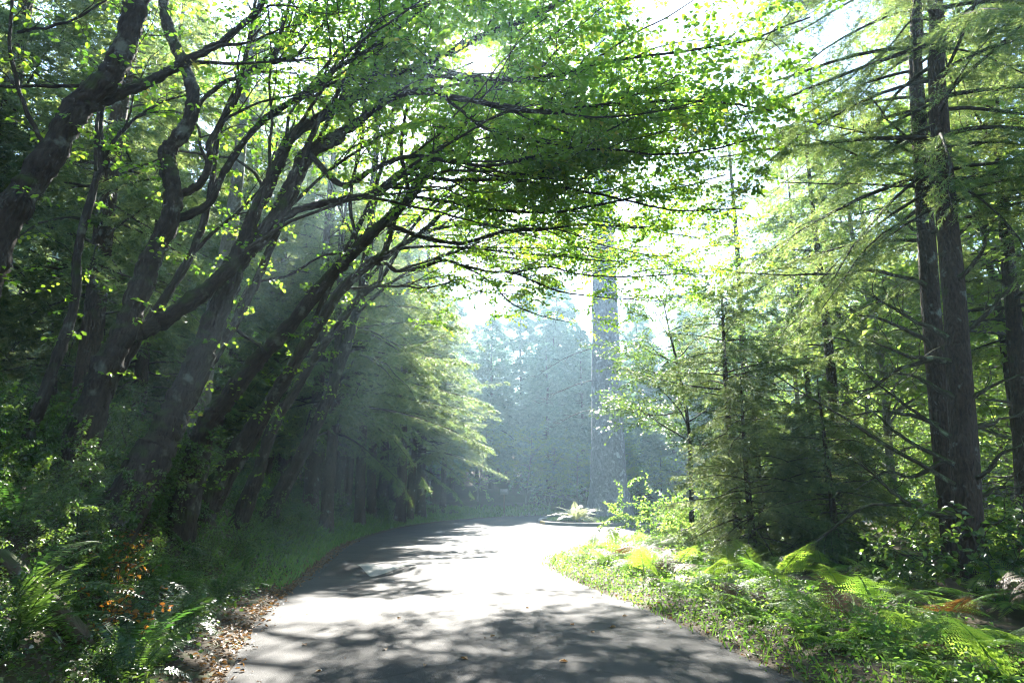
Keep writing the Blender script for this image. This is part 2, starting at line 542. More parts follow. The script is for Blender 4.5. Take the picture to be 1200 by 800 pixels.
for j, f_ in enumerate(np.linspace(1, .02, 9)):
    q = sup(tt, (IA - .165) * f_, (IB - .165) * f_)
    V.append(np.column_stack([q, .125 + .16 * (1 - f_ ** 2) + .02 * wav(q[:, 0] * 2, q[:, 1] * 2)]))
    if j: F += [((j - 1) * 72 + i, (j - 1) * 72 + (i + 1) % 72, j * 72 + (i + 1) % 72, j * 72 + i) for i in range(72)]
tag(MB().add(np.concatenate(V), F).build('island_ground', M_SOIL), 'earth mound of the road island', None, None, 'structure')


def isl_z(x, y):
    q = min(1, math.hypot((x - IC[0]) / IA, (y - IC[1]) / IB))
    return .125 + .16 * (1 - q * q)


# ------------------------------------------------------------------ generators
def grow(mb, limbs, sec_step=.34, sec_len=(1.0, 2.4), nter=8, ter_len=(.35, .9), nleaf=14, leaf=(.07, .11), t0=.3, up=.12, keep=None,
         mi_wood=0, mi_leaf=1, simple=False, wood_ns=4, sec_r=.018, flat=.5, keep_leaf=None):
    S, Rs = [], []
    for pts, rad in limbs:
        seg = np.linalg.norm(np.diff(pts, axis=0), axis=1)
        cum = np.concatenate([[0], np.cumsum(seg)])
        Lt = cum[-1]
        s = t0 * Lt
        sd = 1
        while s < Lt:
            f = s / Lt
            p = np.array([np.interp(s, cum, pts[:, i]) for i in range(3)])
            q = np.array([np.interp(min(s + .15, Lt + 0), cum, pts[:, i]) for i in range(3)])
            q0 = np.array([np.interp(max(s - .15, 0), cum, pts[:, i]) for i in range(3)])
            tn = nrm(q - q0)
            nn = nrm(np.cross(tn, [0, 0, 1.]))
            d = nrm(tn * R.uniform(.45, 1.1) + nn * sd * R.uniform(.3, 1.1) + np.array([0, 0, 1]) * R.uniform(-.25, .55))
            L = R.uniform(*sec_len) * (1.05 - .22 * f)
            K = 7
            pp = [p]
            for _ in range(K - 1):
                d = nrm(d + R.normal(0, .20, 3) + np.array([0, 0, up * .35]) - np.array([0, 0, d[2] * .22]))
                pp.append(pp[-1] + d * L / (K - 1))
            S.append(pp)
            r0 = min(np.interp(s, cum, rad) * .55, sec_r * R.uniform(.7, 1.4))
            Rs.append(np.linspace(r0, .003, K))
            sd = -sd
            s += sec_step * R.uniform(.5, 1.5)
    if not S: return
    S, Rs = np.array(S), np.array(Rs)
    tubes(mb, S, Rs, wood_ns, mi_wood)
    N, K, _ = S.shape
    u = (np.arange(nter)[None, :] + R.random((N, nter))) / nter * .82 + .18
    fi = u * (K - 1.001)
    i0 = fi.astype(int)
    fr = (fi - i0)[..., None]
    rows = np.arange(N)[:, None]
    p0 = S[rows, i0] * (1 - fr) + S[rows, i0 + 1] * fr
    tn = nrm(S[rows, i0 + 1] - S[rows, i0])
    nn = nrm(np.cross(tn, np.array([0, 0, 1.])))
    sd = np.where(np.arange(nter) % 2 == 0, 1., -1.)[None, :, None]
    d = nrm(tn * R.uniform(.3, 1, (N, nter, 1)) + nn * sd * R.uniform(.4, 1.1, (N, nter, 1)) + R.normal(0, .22, (N, nter, 3))).reshape(-1, 3)
    p0 = p0.reshape(-1, 3)
    Lt = R.uniform(*ter_len, len(p0))
    K2 = 4
    T = [p0]
    dd = d
    for _ in range(K2 - 1):
        dd = nrm(dd + R.normal(0, .22, dd.shape) - np.array([0, 0, .06]))
        T.append(T[-1] + dd * (Lt / (K2 - 1))[:, None])
    T = np.stack(T, 1)
    if keep is not None:
        k = keep(T[:, 2])
        T, Lt = T[k], Lt[k]
    tubes(mb, T, np.tile(np.linspace(.005, .002, K2), (len(T), 1)), 3, mi_wood)
    # leaves on both sides of every twig, held in flat layers
    n = len(T)
    u = (np.arange(nleaf)[None, :] + R.random((n, nleaf))) / nleaf * .92 + .08
    fi = u * (K2 - 1.001)
    i0 = fi.astype(int)
    fr = (fi - i0)[..., None]
    rows = np.arange(n)[:, None]
    p = T[rows, i0] * (1 - fr) + T[rows, i0 + 1] * fr
    tn = nrm(T[rows, i0 + 1] - T[rows, i0])
    nn = nrm(np.cross(tn, np.array([0, 0, 1.])))
    sd = np.where(np.arange(nleaf) % 2 == 0, 1., -1.)[None, :, None]
    d = tn * R.uniform(0, .9, (n, nleaf, 1)) + nn * sd * R.uniform(.4, 1, (n, nleaf, 1)) + R.normal(0, .2, (n, nleaf, 3)) - np.array([0, 0, .22])
    nor = np.array([0, 0, 1.]) + R.normal(0, flat, (n, nleaf, 3))
    p = p + nrm(d) * .03
    p, d, nor = p.reshape(-1, 3), d.reshape(-1, 3), nor.reshape(-1, 3)
    tone = np.clip(np.repeat(R.normal(.42, .2, n), nleaf) + R.normal(0, .12, n * nleaf), 0, 1)
    if keep_leaf is not None:
        k = keep_leaf(p)
        p, d, nor, tone = p[k], d[k], nor[k], tone[k]
    leaves(mb, p, d, nor, R.uniform(*leaf, len(p)), mi_leaf, tone, width=.72, simple=simple)


def limb(tr, Y0, Y1, r0, r1, n=None):
    m = len(tr)
    pts = np.array([P(px, py, Y0 + (Y1 - Y0) * i / (m - 1)) for i, (px, py) in enumerate(tr)])
    n = n or max(16, m * 11)
    p = spline(pts, n)
    w_ = np.cumsum(R.normal(0, 1, p.shape), 0)
    w_ = w_ - np.linspace(0, 1, n)[:, None] * w_[-1]
    p = p + w_ * .005
    k_ = np.arange(n)
    kn = .07 * np.sin(k_ * .55 + R.uniform(0, 6)) + .05 * np.sin(k_ * 1.27 + R.uniform(0, 6)) + .025 * R.normal(0, 1, n)
    return p, np.linspace(r0, r1, n) * (1 + kn)


def conifer(name, seed, H, r0, zb, Rm, nbr, tstep, tlen, subs, nk, nlen, nwid, droop=.28, leafmat=None, barkmat=None, dead=0, shape=.75, lean=0, crown_parts=True,
            label=None, cat='tree', group=None, trunk_pts=None, az=None, ends=.2):
    global R
    keepR, R = R, np.random.default_rng(seed)
    root = empty(name, (0, 0, 0), label, cat, group)
    if trunk_pts is None:
        zz = np.linspace(-.3, H, 16)
        tp = np.stack([lean * zz / H + .04 * np.sin(zz * .7 + seed), .04 * np.cos(zz * .6 + seed), zz], 1)
    else:
        tp = spline(trunk_pts, 22)
        zz = tp[:, 2]
    hh = np.clip((zz - zz[0]) / (zz[-1] - zz[0]), 0, 1)
    tr = r0 * (1 - hh) ** .8 + .012 + r0 * .35 * np.exp(-(zz - zz[0]) / .45)
    tb = MB()
    tubes(tb, tp, tr, 14, 0, bump=.035)
    tb.build('trunk', barkmat or M_SPRUCE, root)
    H0, H1 = zz[0], zz[-1]
    at = lambda z: np.array([np.interp(z, zz, tp[:, 0]), np.interp(z, zz, tp[:, 1]), z])
    for i in range(dead):
        z = R.uniform(.8, zb + 1.0)
        a = R.uniform(0, 2 * PI)
        L = R.uniform(.6, 1.0) * Rm * .7
        s = np.linspace(0, 1, 7)[:, None]
        dv = np.array([math.cos(a), math.sin(a), 0])
        pp = at(z) + dv * L * s + np.array([0, 0, 1.]) * (R.uniform(-.05, .25) * s - R.uniform(.1, .5) * s ** 2) * L + np.cumsum(R.normal(0, .02 * L / 2, (7, 3)), 0) * s
        db = MB()
        tubes(db, pp, np.linspace(.018, .004, 7), 5)
        for q in range(5):
            j = R.integers(2, 6)
            e = pp[j] + nrm(dv + R.normal(0, .7, 3)) * R.uniform(.2, .6)
            tubes(db, np.array([pp[j], (pp[j] + e) / 2 + R.normal(0, .03, 3), e]), np.array([.007, .005, .002]), 3)
        db.build('dead_branch', M_DEADW, root)
    cb = MB()
    TA, TD, TL = [], [], []
    WP, WR = [], []
    for i in range(nbr):
        u = (i + R.random()) / nbr
        z = zb + (H1 * .985 - zb) * u ** 1.05
        a = i * 2.39996 + R.normal(0, .35)
        if az is not None and R.random() < az[2]: a = R.normal(az[0], az[1])
        prof = min(1, (1 - u) ** shape * 1.05 + .04) * (.72 + .28 * sm(0, .12, u))
        L = Rm * prof * R.uniform(.65, 1.15)
        if L < .12: continue
        s = np.linspace(0, 1, 9)[:, None]
        dv = np.array([math.cos(a), math.sin(a), 0])
        e0 = R.normal(.10, .15) + .35 * u
        pp = at(z) + dv * L * s + np.array([0, 0, 1.]) * (e0 * s - (droop + R.normal(0, .13)) * 1.6 * s ** 2 + droop * .55 * s ** 3) * L
        pp = pp + np.cumsum(R.normal(0, .012 * L, (9, 3)), 0) * s
        WP.append(pp)
        WR.append(np.linspace(max(.006, .011 * L), .003, 9))
        nt_ = max(4, int(L * (1 - ends) / tstep)) * 2
        tq = np.sort(R.uniform(ends, 1, nt_))
        base = np.stack([np.interp(tq, s[:, 0], pp[:, k_]) for k_ in range(3)], 1)
        fw = nrm(np.stack([np.interp(np.minimum(tq + .06, 1), s[:, 0], pp[:, k_]) - np.interp(tq - .06, s[:, 0], pp[:, k_]) for k_ in range(3)], 1))
        sd = np.where(np.arange(nt_) % 2 == 0, 1., -1.)[:, None]
        sv = nrm(np.cross(fw, [0, 0, 1.]))
        dr = nrm(fw * R.uniform(.35, .9, (nt_, 1)) + sv * sd * R.uniform(.5, 1, (nt_, 1)) + np.array([0, 0, -1]) * R.uniform(.05, .55, (nt_, 1)))
        tl = tlen * R.uniform(.6, 1.2, nt_) * (1.1 - .6 * tq) * min(1, .35 + L / 2.5)
        TA.append(base); TD.append(dr); TL.append(tl)
    tubes(cb, np.array(WP), np.array(WR), 4, 1)
    TA, TD, TL = np.concatenate(TA), np.concatenate(TD), np.concatenate(TL)
    if subs:
        N = len(TA)
        t = (np.arange(subs)[None, :] + R.random((N, subs))) / subs
        b = TA[:, None, :] + TD[:, None, :] * (t * TL[:, None])[..., None] - np.array([0, 0, 1.]) * ((t ** 2) * TL[:, None] * .25)[..., None]
        sv = nrm(np.cross(TD, np.array([0, 0, 1.])))[:, None, :]
        sd = np.where(np.arange(subs) % 2 == 0, 1., -1.)[None, :, None]
        d = nrm(TD[:, None, :] * R.uniform(.5, 1, (N, subs, 1)) + sv * sd * R.uniform(.3, .8, (N, subs, 1)) - np.array([0, 0, 1.]) * R.uniform(0, .6, (N, subs, 1)))
        l = (TL[:, None] * R.uniform(.3, .55, (N, subs)) * (1.1 - .5 * t))
        needles(cb, b.reshape(-1, 3), d.reshape(-1, 3), l.ravel(), nk, nlen, nwid, 0)
        needles(cb, TA, TD, TL, nk, nlen, nwid, 0)
    else:
        needles(cb, TA, TD, TL, nk, nlen, nwid, 0)
    cb.build('crown', [leafmat or M_NEED, M_TWIG], root)
    R = keepR
    return root


def broadleaf(name, seed, H, r0, lean, nl, spread, zb, label, group, leafmat=M_UNDER, bark=M_PALEB, leaf=(.11, .18), sec=.5, nter=6, nleaf=9, seclen=(1., 2.2)):
    global R
    keepR, R = R, np.random.default_rng(seed)
    root = empty(name, (0, 0, 0), label, 'tree', group)
    zz = np.linspace(-.3, H, 14)
    tp = np.stack([lean[0] * (np.maximum(zz, 0) / H) ** 1.5 + .1 * np.sin(zz * .8 + seed), lean[1] * (np.maximum(zz, 0) / H) ** 1.5 + .1 * np.cos(zz * .7), zz], 1)
    tr = r0 * (1 - np.clip(zz / H, 0, 1)) ** .7 + .012
    tb = MB()
    tubes(tb, tp, tr, 10, bump=.03)
    tb.build('trunk', bark, root)
    limbs = []
    cb = MB()
    for i in range(nl):
        u = (i + R.random()) / nl
        z = zb + (H - zb) * u * .95
        p = np.array([np.interp(z, zz, tp[:, k_]) for k_ in range(3)])
        a = i * 2.4 + R.normal(0, .4)
        L = spread * (1 - .6 * u) * R.uniform(.7, 1.2)
        d = nrm(np.array([math.cos(a), math.sin(a), R.uniform(.2, .8)]))
        pp = [p]
        for _ in range(7):
            d = nrm(d + R.normal(0, .16, 3) + np.array([0, 0, .02]))
            pp.append(pp[-1] + d * L / 7)
        pp = np.array(pp)
        rr = np.linspace(.35 * np.interp(z, zz, tr) + .01, .008, 8)
        tubes(cb, pp, rr, 5, 0)
        limbs.append((pp, rr))
    grow(cb, limbs, sec, seclen, nter, (.4, .9), nleaf, leaf, .25, .1, None, 0, 1, True, 3)
    cb.build('crown', [bark, leafmat], root)
    R = keepR
    return root


def fern_mesh(seed, nf, L, kind='sword', width=.14):
    global R
    keepR, R = R, np.random.default_rng(seed)
    mb = MB()
    for i in range(nf):
        a = i * 2.39996 + R.normal(0, .25)
        l = L * R.uniform(.7, 1.15)
        el = R.uniform(.75, 1.25) if kind == 'sword' else R.uniform(.55, 1.0)
        K = 12
        d = np.array([math.cos(a) * math.cos(el), math.sin(a) * math.cos(el), math.sin(el)])
        out = np.array([math.cos(a), math.sin(a), 0])
        pp = [np.array([.03 * math.cos(a), .03 * math.sin(a), -.04])]
        bend = R.uniform(.10, .17) if kind == 'sword' else R.uniform(.07, .125)
        tw = R.normal(0, .03, 3)
        for _ in range(K - 1):
            d = nrm(d + out * .05 + np.array([0, 0, -bend]) + tw)
            pp.append(pp[-1] + d * l / (K - 1))
        pp = np.array(pp)
        tubes(mb, pp, np.linspace(.006, .0015, K), 3, 0, .15)
        tone = R.random()
        t0 = .1 if kind == 'sword' else .28
        n = 30 if kind == 'sword' else 12
        t = np.linspace(t0, .995, n)
        q = np.stack([np.interp(t * (K - 1), np.arange(K), pp[:, k_]) for k_ in range(3)], 1)
        fw = nrm(np.gradient(q, axis=0))
        sv = nrm(np.cross(fw, np.array([0, 0, 1.])))
        up = np.cross(sv, fw)
        x = (t - t0) / (1 - t0)
        if kind == 'sword':
            w = l * width * np.minimum(1, .45 + 2.2 * x) * (1 - x ** 2.2) + .012
            for sd in (1, -1):
                dd = sv * sd + fw * .28 - up * .12 + R.normal(0, .07, (n, 3))
                leaves(mb, q, dd, up + R.normal(0, .2, (n, 3)), w * R.uniform(.9, 1.1, n), 0, np.clip(tone + R.normal(0, .12, n), 0, 1), width=.26, fold=.02, simple=True)
        else:
            w = l * .46 * (1 - x) ** .85 * np.minimum(1, .7 + 2 * x) + .02
            for sd in (1, -1):
                m = 11
                s = np.linspace(.06, 1, m)
                dv = nrm(sv * sd + fw * .42 - up * .10 + R.normal(0, .06, (n, 3)))
                b = q[:, None, :] + dv[:, None, :] * (w[:, None] * s)[..., None] - np.array([0, 0, 1.]) * (w[:, None] * s ** 2 * .16)[..., None]
                pw = (w[:, None] * .21 * (1.08 - s)) + .008
                for s2 in (1, -1):
                    pd = nrm(fw[:, None, :] * s2 + dv[:, None, :] * .45 + R.normal(0, .06, (n, m, 3)))
                    leaves(mb, b.reshape(-1, 3), pd.reshape(-1, 3), np.repeat(up, m, 0) + R.normal(0, .15, (n * m, 3)), pw.ravel(), 0,
                           np.clip(tone + R.normal(0, .1, n * m), 0, 1), width=.42, fold=.02, simple=True)
    R = keepR
    return mb


def shrub(name, seed, H, ns, nl, leaf, leafmat, label, group, spread=.5, cat='shrub', orange=None, flat=.6):
    global R
    keepR, R = R, np.random.default_rng(seed)
    root = empty(name, (0, 0, 0), label, cat, group)
    S = []
    for i in range(ns):
        a = R.uniform(0, 2 * PI)
        d = nrm(np.array([math.cos(a) * spread, math.sin(a) * spread, 1]))
        L = H * R.uniform(.6, 1.25)
        pp = [np.array([R.normal(0, .10), R.normal(0, .10), -.06])]
        for _ in range(7):
            d = nrm(d + R.normal(0, .17, 3) + np.array([math.cos(a), math.sin(a), -.5]) * .10)
            pp.append(pp[-1] + d * L / 7)
        S.append(pp)
        for b in range(3):
            j = R.integers(2, 7)
            dd = nrm(R.normal(0, 1, 3) + np.array([0, 0, .5]))
            qq = [pp[j]]
            for _ in range(7):
                dd = nrm(dd + R.normal(0, .2, 3) - np.array([0, 0, .05]))
                qq.append(qq[-1] + dd * L * R.uniform(.4, .6) / 7)
            S.append(qq)
    S = np.array(S)
    sb = MB()
    tubes(sb, S, np.tile(np.linspace(.007, .002, 8), (len(S), 1)), 4)
    sb.build('stem', M_TWIG, root)
    n = len(S)
    per = nl // n
    u = R.uniform(.18, 1, (n, per)) * 6.999
    i0 = u.astype(int)
    fr = (u - i0)[..., None]
    rows = np.arange(n)[:, None]
    p = (S[rows, i0] * (1 - fr) + S[rows, i0 + 1] * fr).reshape(-1, 3)
    d = R.normal(0, 1, p.shape) + np.array([0, 0, -.1])
    d[:, 2] *= .55
    p = p + nrm(d) * .025
    fb = MB()
    tone = np.clip(np.repeat(R.normal(.4, .2, n), per) + R.normal(0, .15, n * per), 0, 1)
    leaves(fb, p, d, np.array([0, 0, 1.]) + R.normal(0, flat, p.shape), R.uniform(*leaf, len(p)), 0, tone, width=.6)
    fb.build('foliage', leafmat, root)
    R = keepR
    return root


# ------------------------------------------------------------------ the arching trees on the left bank
SUN_EL, SUN_AZ = math.radians(34.6), math.radians(-2.9)
SUN = np.array([math.sin(SUN_AZ) * math.cos(SUN_EL), math.cos(SUN_AZ) * math.cos(SUN_EL), math.sin(SUN_EL)])


def gap(p):
    """the opening in the canopy that the sun shines through"""
    v = p - np.array([0, 0, 1.6])
    ang = np.degrees(np.arccos(np.clip((nrm(v) @ SUN), -1, 1)))
    g = R.random(len(p)) < sm(.8, 1.7, ang)
    q = p * 1.0
    no = (np.sin(q[:, 0] * 2.3 + 1.7 * np.sin(q[:, 1] * 1.1)) + np.sin(q[:, 1] * 1.9 + 1.3 * np.sin(q[:, 2] * 2.1 + .5)) + np.sin(q[:, 2] * 2.7 + 1.5 * np.sin(q[:, 0] * 1.3 + 2)))
    land = p[:, 1] - (p[:, 2]) / math.tan(SUN_EL)          # the lower tiers of the canopy are open and patchy, the upper ones close up
    lo = sm(2.2, 3.8, land)
    g &= R.random(len(p)) < lo * (np.where((p[:, 2] < 6.8) & (p[:, 1] > 14), .66, .34) * sm(-.85, .3, no) + .02) + (1 - lo) * (.64 * sm(-1.6, -.2, no) + .04)
    g &= (p[:, 0] > -3.2) | (R.random(len(p)) < .35)
    return g & ~((p[:, 0] > -1.2) & (p[:, 0] < 3) & (p[:, 2] < 3.3))


def opening(p):
    ang = np.degrees(np.arccos(np.clip((nrm(p - np.array([0, 0, 1.6])) @ SUN), -1, 1)))
    return R.random(len(p)) < sm(.72, 1.2, ang)


def hero(name, label, trunk, limbs, grow_kw):
    b0 = trunk[0][0]
    root = empty(name, tuple(b0), label, 'tree')
    tb = MB()
    pts, rad = trunk
    rad = rad * (1 + .5 * np.exp(-np.linspace(0, 1, len(rad)) * 14))
    tubes(tb, pts - b0, rad, 20, bump=.06)
    tb.build('trunk', M_BARK, root)
    lv = []
    for (p, r, leafy) in limbs:
        lb = MB()
        tubes(lb, p - b0, r, 10, bump=.05)
        lb.build('limb', M_BARK, root)
        if leafy: lv.append((p - b0, r))
    cb = MB()
    for p, r in list(lv):
        L = np.linalg.norm(np.diff(p, axis=0), axis=1).sum()
        if L < 2.5: continue
        for j in range(max(2, int(L / 1.5))):
            i = int(len(p) * R.uniform(.15, .7))
            d = nrm(p[min(i + 3, len(p) - 1)] - p[i])
            sd = nrm(np.cross(d, [0, 0, 1.])) * (1 if j % 2 else -1)
            d = nrm(d + sd * R.uniform(.15, .65) + np.array([0, 0, R.uniform(-.05, .4)]))
            q = [p[i]]
            ln = L * R.uniform(.3, .5)
            for _ in range(13):
                d = nrm(d + R.normal(0, .11, 3) + np.array([.02, 0, -.12 * d[2]]))
                q.append(q[-1] + d * ln / 13)
            q = np.array(q)
            rr = np.linspace(min(.6 * r[i], .034), .006, 14)
            tubes(cb, q, rr, 6, 0, bump=.04)
            lv.append((q, rr))
    kw = dict(grow_kw)
    kp = kw.pop('keep', gap)
    grow(cb, lv, keep=(lambda q: kp(q + b0)), keep_leaf=(lambda q: opening(q + b0)), **kw)
    grow(cb, [(pts - b0, rad)] + [(p - b0, r) for p, r, _ in limbs], .42, (.25, .75), 3, (.12, .4), 6, (.05, .095), .12, .15, keep=lambda q: R.random(len(q)) < .75, sec_r=.007)
    cb.build('crown', [M_TWIG, M_LEAF], root)
    return root


def L_(tr, Y0, Y1, r0, r1, leafy=True):
    p, r = limb(tr, Y0, Y1, r0, r1)
    return p, r, leafy


def T_(tr, Y0, Y1, r0, r1):
    """trunk traced from its visible foot, continued down into the bank"""
    p, r = limb(tr, Y0, Y1, r0, r1)
    b = p[0]
    d = nrm(p[0] - p[3])
    z = gz(b[0], b[1])
    ext = []
    q = b.copy()
    for _ in range(12):
        q = q + d * .2
        ext.append(q.copy())
        if q[2] < gz(q[0], q[1]) - .25: break
    if ext:
        p = np.vstack([np.array(ext)[::-1], p])
        r = np.concatenate([np.full(len(ext), r[0]), r])
    return p, r


GK = dict(sec_step=.46, sec_len=(.9, 2.3), nter=11, nleaf=15, leaf=(.065, .118), t0=.36)

hero('arching_tree', 'thick mossy trunk leaning in at the far left edge of the picture',
     T_([(-60, 430), (-15, 320), (20, 240), (60, 185), (95, 125), (130, 95), (150, 55), (165, 5), (175, -60)], 7.2, 7.8, .175, .12),
     [L_([(98, 125), (120, 116), (157, 101), (180, 94), (210, 77), (247, 60), (277, 37), (304, 7), (340, -40)], 7.5, 9.0, .085, .03),
      L_([(130, 95), (100, 100), (60, 103), (0, 100), (-60, 90)], 7.6, 7.4, .03, .012, False),
      L_([(60, 185), (30, 130), (10, 60), (20, -40)], 7.4, 7.0, .03, .015, False),
      L_([(20, 38), (60, 32), (100, 15), (140, -10)], 7.4, 8, .02, .01)],
     dict(GK, nleaf=8, t0=.5, nter=5, sec_step=.5, keep=lambda p: (R.random(len(p)) < .5) & gap(p)))

hero('arching_tree', 'twisted forked tree second from the left, with a long limb sweeping up to the sun',
     T_([(100, 500), (128, 430), (150, 389), (166, 345), (178, 310), (199, 265), (206, 235), (202, 205), (199, 184), (217, 157), (229, 127), (225, 101), (210, 64), (195, 22), (188, -30)], 9.4, 10.2, .17, .08),
     [L_([(152, 392), (180, 382), (212, 365), (259, 329), (285, 291), (307, 240), (326, 195), (345, 160), (400, 126), (437, 101), (494, 75), (527, 60), (580, 36), (632, 15), (700, -25), (780, -80)], 9.6, 13.0, .14, .05),
      L_([(199, 262), (244, 240), (262, 202), (300, 150), (356, 109), (400, 79), (450, 50), (500, 10), (560, -40)], 10, 11.5, .07, .025),
      L_([(210, 229), (235, 215), (247, 190), (247, 169), (277, 124), (292, 90), (319, 75), (328, 50), (341, 0), (350, -60)], 10, 10.6, .065, .025),
      L_([(320, 75), (350, 60), (390, 10), (420, -30)], 10.3, 11, .03, .015),
      L_([(229, 127), (260, 100), (300, 80), (350, 30), (390, -30)], 10.2, 11, .04, .02),
      L_([(494, 75), (560, 90), (640, 88), (720, 70), (800, 60), (880, 45), (950, 20)], 11.8, 9.6, .045, .012),
      L_([(437, 101), (445, 60), (470, 10), (500, -50)], 11.4, 12, .05, .02)],
     GK)

hero('arching_tree', 'stout straight leaning trunk third from the left, pale lichen on its bark',
     T_([(178, 535), (195, 500), (211, 467), (230, 425), (249, 385), (270, 336), (285, 300), (318, 268), (345, 215), (362, 180), (400, 157)], 10, 11.4, .215, .12),
     [L_([(400, 157), (422, 142), (452, 119), (480, 108), (512, 109), (560, 118), (620, 128), (690, 125), (760, 118), (840, 120), (905, 130)], 11.4, 10.2, .085, .014),
      L_([(345, 215), (370, 150), (395, 110), (420, 60), (440, 20), (470, -40)], 11, 11.6, .06, .02),
      L_([(322, 262), (352, 245), (400, 236), (430, 232), (449, 225), (466, 212), (475, 206), (500, 209), (539, 214), (599, 214), (677, 225), (740, 238), (800, 248), (870, 245)], 11, 12.6, .07, .012),
      L_([(362, 180), (400, 216), (430, 203), (449, 193), (470, 184), (497, 182), (527, 187), (580, 192), (640, 180), (700, 176), (770, 182), (830, 175), (890, 160)], 11.2, 10.6, .055, .012),
      L_([(512, 109), (560, 145), (610, 165), (670, 170), (740, 160), (810, 150)], 11.2, 11.6, .035, .012)],
     GK)

hero('arching_tree', 'slender leaning tree fourth from the left with rim-lit bark and a bent side branch',
     T_([(230, 540), (240, 500), (262, 470), (285, 440), (310, 412), (345, 375), (385, 325), (420, 290), (447, 262), (480, 230), (500, 200)], 11.8, 13.4, .18, .08),
     [L_([(310, 412), (296, 400), (275, 380), (285, 345), (300, 330), (340, 322), (380, 300), (420, 296)], 12.2, 12.8, .035, .02, False),
      L_([(447, 262), (500, 278), (540, 284), (590, 270), (630, 268), (690, 262), (750, 268), (820, 280)], 13.3, 15.5, .055, .012),
      L_([(500, 200), (530, 160), (560, 130), (600, 80), (650, 40), (700, 0)], 13.4, 14, .05, .02),
      L_([(480, 230), (520, 235), (575, 245), (640, 250), (700, 240), (770, 225), (850, 205)], 13.4, 13, .045, .012),
      L_([(480, 230), (470, 170), (480, 110), (500, 50), (510, -20)], 13.3, 13.6, .045, .018),
      L_([(420, 290), (410, 230), (425, 160), (430, 100), (460, 40)], 13, 13, .04, .015)],
     dict(GK, sec_step=.46))

hero('arching_tree', 'thin leaning tree fifth from the left with low branches reaching over the road',
     T_([(240, 590), (262, 552), (292, 505), (322, 460), (352, 411), (378, 370), (400, 338), (430, 310), (452, 298)], 13, 14.4, .16, .09),
     [L_([(430, 310), (450, 308), (465, 316), (490, 314), (520, 305), (540, 310), (570, 318), (600, 320), (640, 336), (670, 345), (725, 350), (780, 352)], 14.4, 18.0, .06, .012),
      L_([(452, 298), (490, 275), (520, 250), (560, 235), (610, 240), (680, 255), (740, 265), (800, 268)], 14.4, 16.5, .06, .014),
      L_([(540, 310), (560, 322), (580, 335), (600, 355), (630, 368), (670, 378)], 16, 18.5, .03, .01),
      L_([(600, 320), (640, 312), (680, 322), (740, 325), (800, 322), (845, 325)], 16.6, 17.5, .03, .01),
      L_([(452, 298), (480, 290), (540, 290), (600, 296), (660, 300), (720, 305), (790, 300)], 14.6, 18, .04, .01),
      L_([(400, 338), (420, 338), (470, 335), (500, 336), (530, 330), (560, 340), (620, 345)], 14, 17, .03, .01),
      L_([(452, 298), (470, 240), (500, 190), (520, 140), (560, 90)], 14.5, 15, .05, .016)],
     dict(GK, sec_step=.42, nter=10, t0=.33))

hero('arching_tree', 'faint leaning trunk in the haze, last of the arching row on the left',
     T_([(300, 560), (320, 500), (350, 450), (385, 395), (420, 350), (445, 330)], 15.5, 16.6, .13, .07),
     [L_([(445, 330), (470, 290), (500, 270), (560, 262), (620, 275), (690, 290), (760, 300), (830, 310)], 16.6, 19, .05, .01),
      L_([(445, 330), (455, 270), (480, 200), (520, 150), (580, 120), (650, 110)], 16.6, 17.6, .045, .012),
      L_([(445, 330), (500, 245), (570, 195), (650, 160), (740, 140), (820, 110)], 16.6, 17, .045, .012),
      L_([(420, 350), (425, 300), (440, 230), (450, 160)], 16.4, 16.8, .04, .015)],
     dict(GK, sec_step=.46))

hero('arching_tree', 'tall thin-limbed tree behind the arching row, branches fanned out under the sun',
     T_([(330, 575), (360, 520), (392, 450), (412, 390), (428, 330), (436, 270), (440, 210), (442, 150), (440, 80), (436, 0)], 19, 20.5, .17, .08),
     [L_([(430, 320), (470, 270), (520, 240), (580, 215), (640, 205), (700, 205)], 19.6, 22, .06, .012),
      L_([(438, 240), (480, 190), (530, 160), (580, 140), (640, 135), (700, 140)], 19.8, 22.5, .06, .012),
      L_([(442, 150), (480, 110), (530, 85), (590, 60), (650, 50)], 20, 22.5, .055, .012),
      L_([(432, 300), (400, 250), (380, 190), (360, 120)], 19.6, 20, .05, .012),
      L_([(420, 365), (460, 330), (500, 305), (540, 295), (590, 300), (640, 310), (690, 318)], 19.4, 25, .055, .012),
      L_([(428, 330), (470, 290), (520, 268), (570, 262), (620, 268), (680, 285)], 19.6, 26, .055, .012),
      L_([(440, 190), (410, 140), (390, 80), (380, 10)], 20, 20.4, .045, .012),
      L_([(440, 80), (480, 40), (530, 15), (600, -10)], 20.2, 22, .045, .012)],
     dict(GK, sec_step=.5, t0=.18, leaf=(.07, .12)))

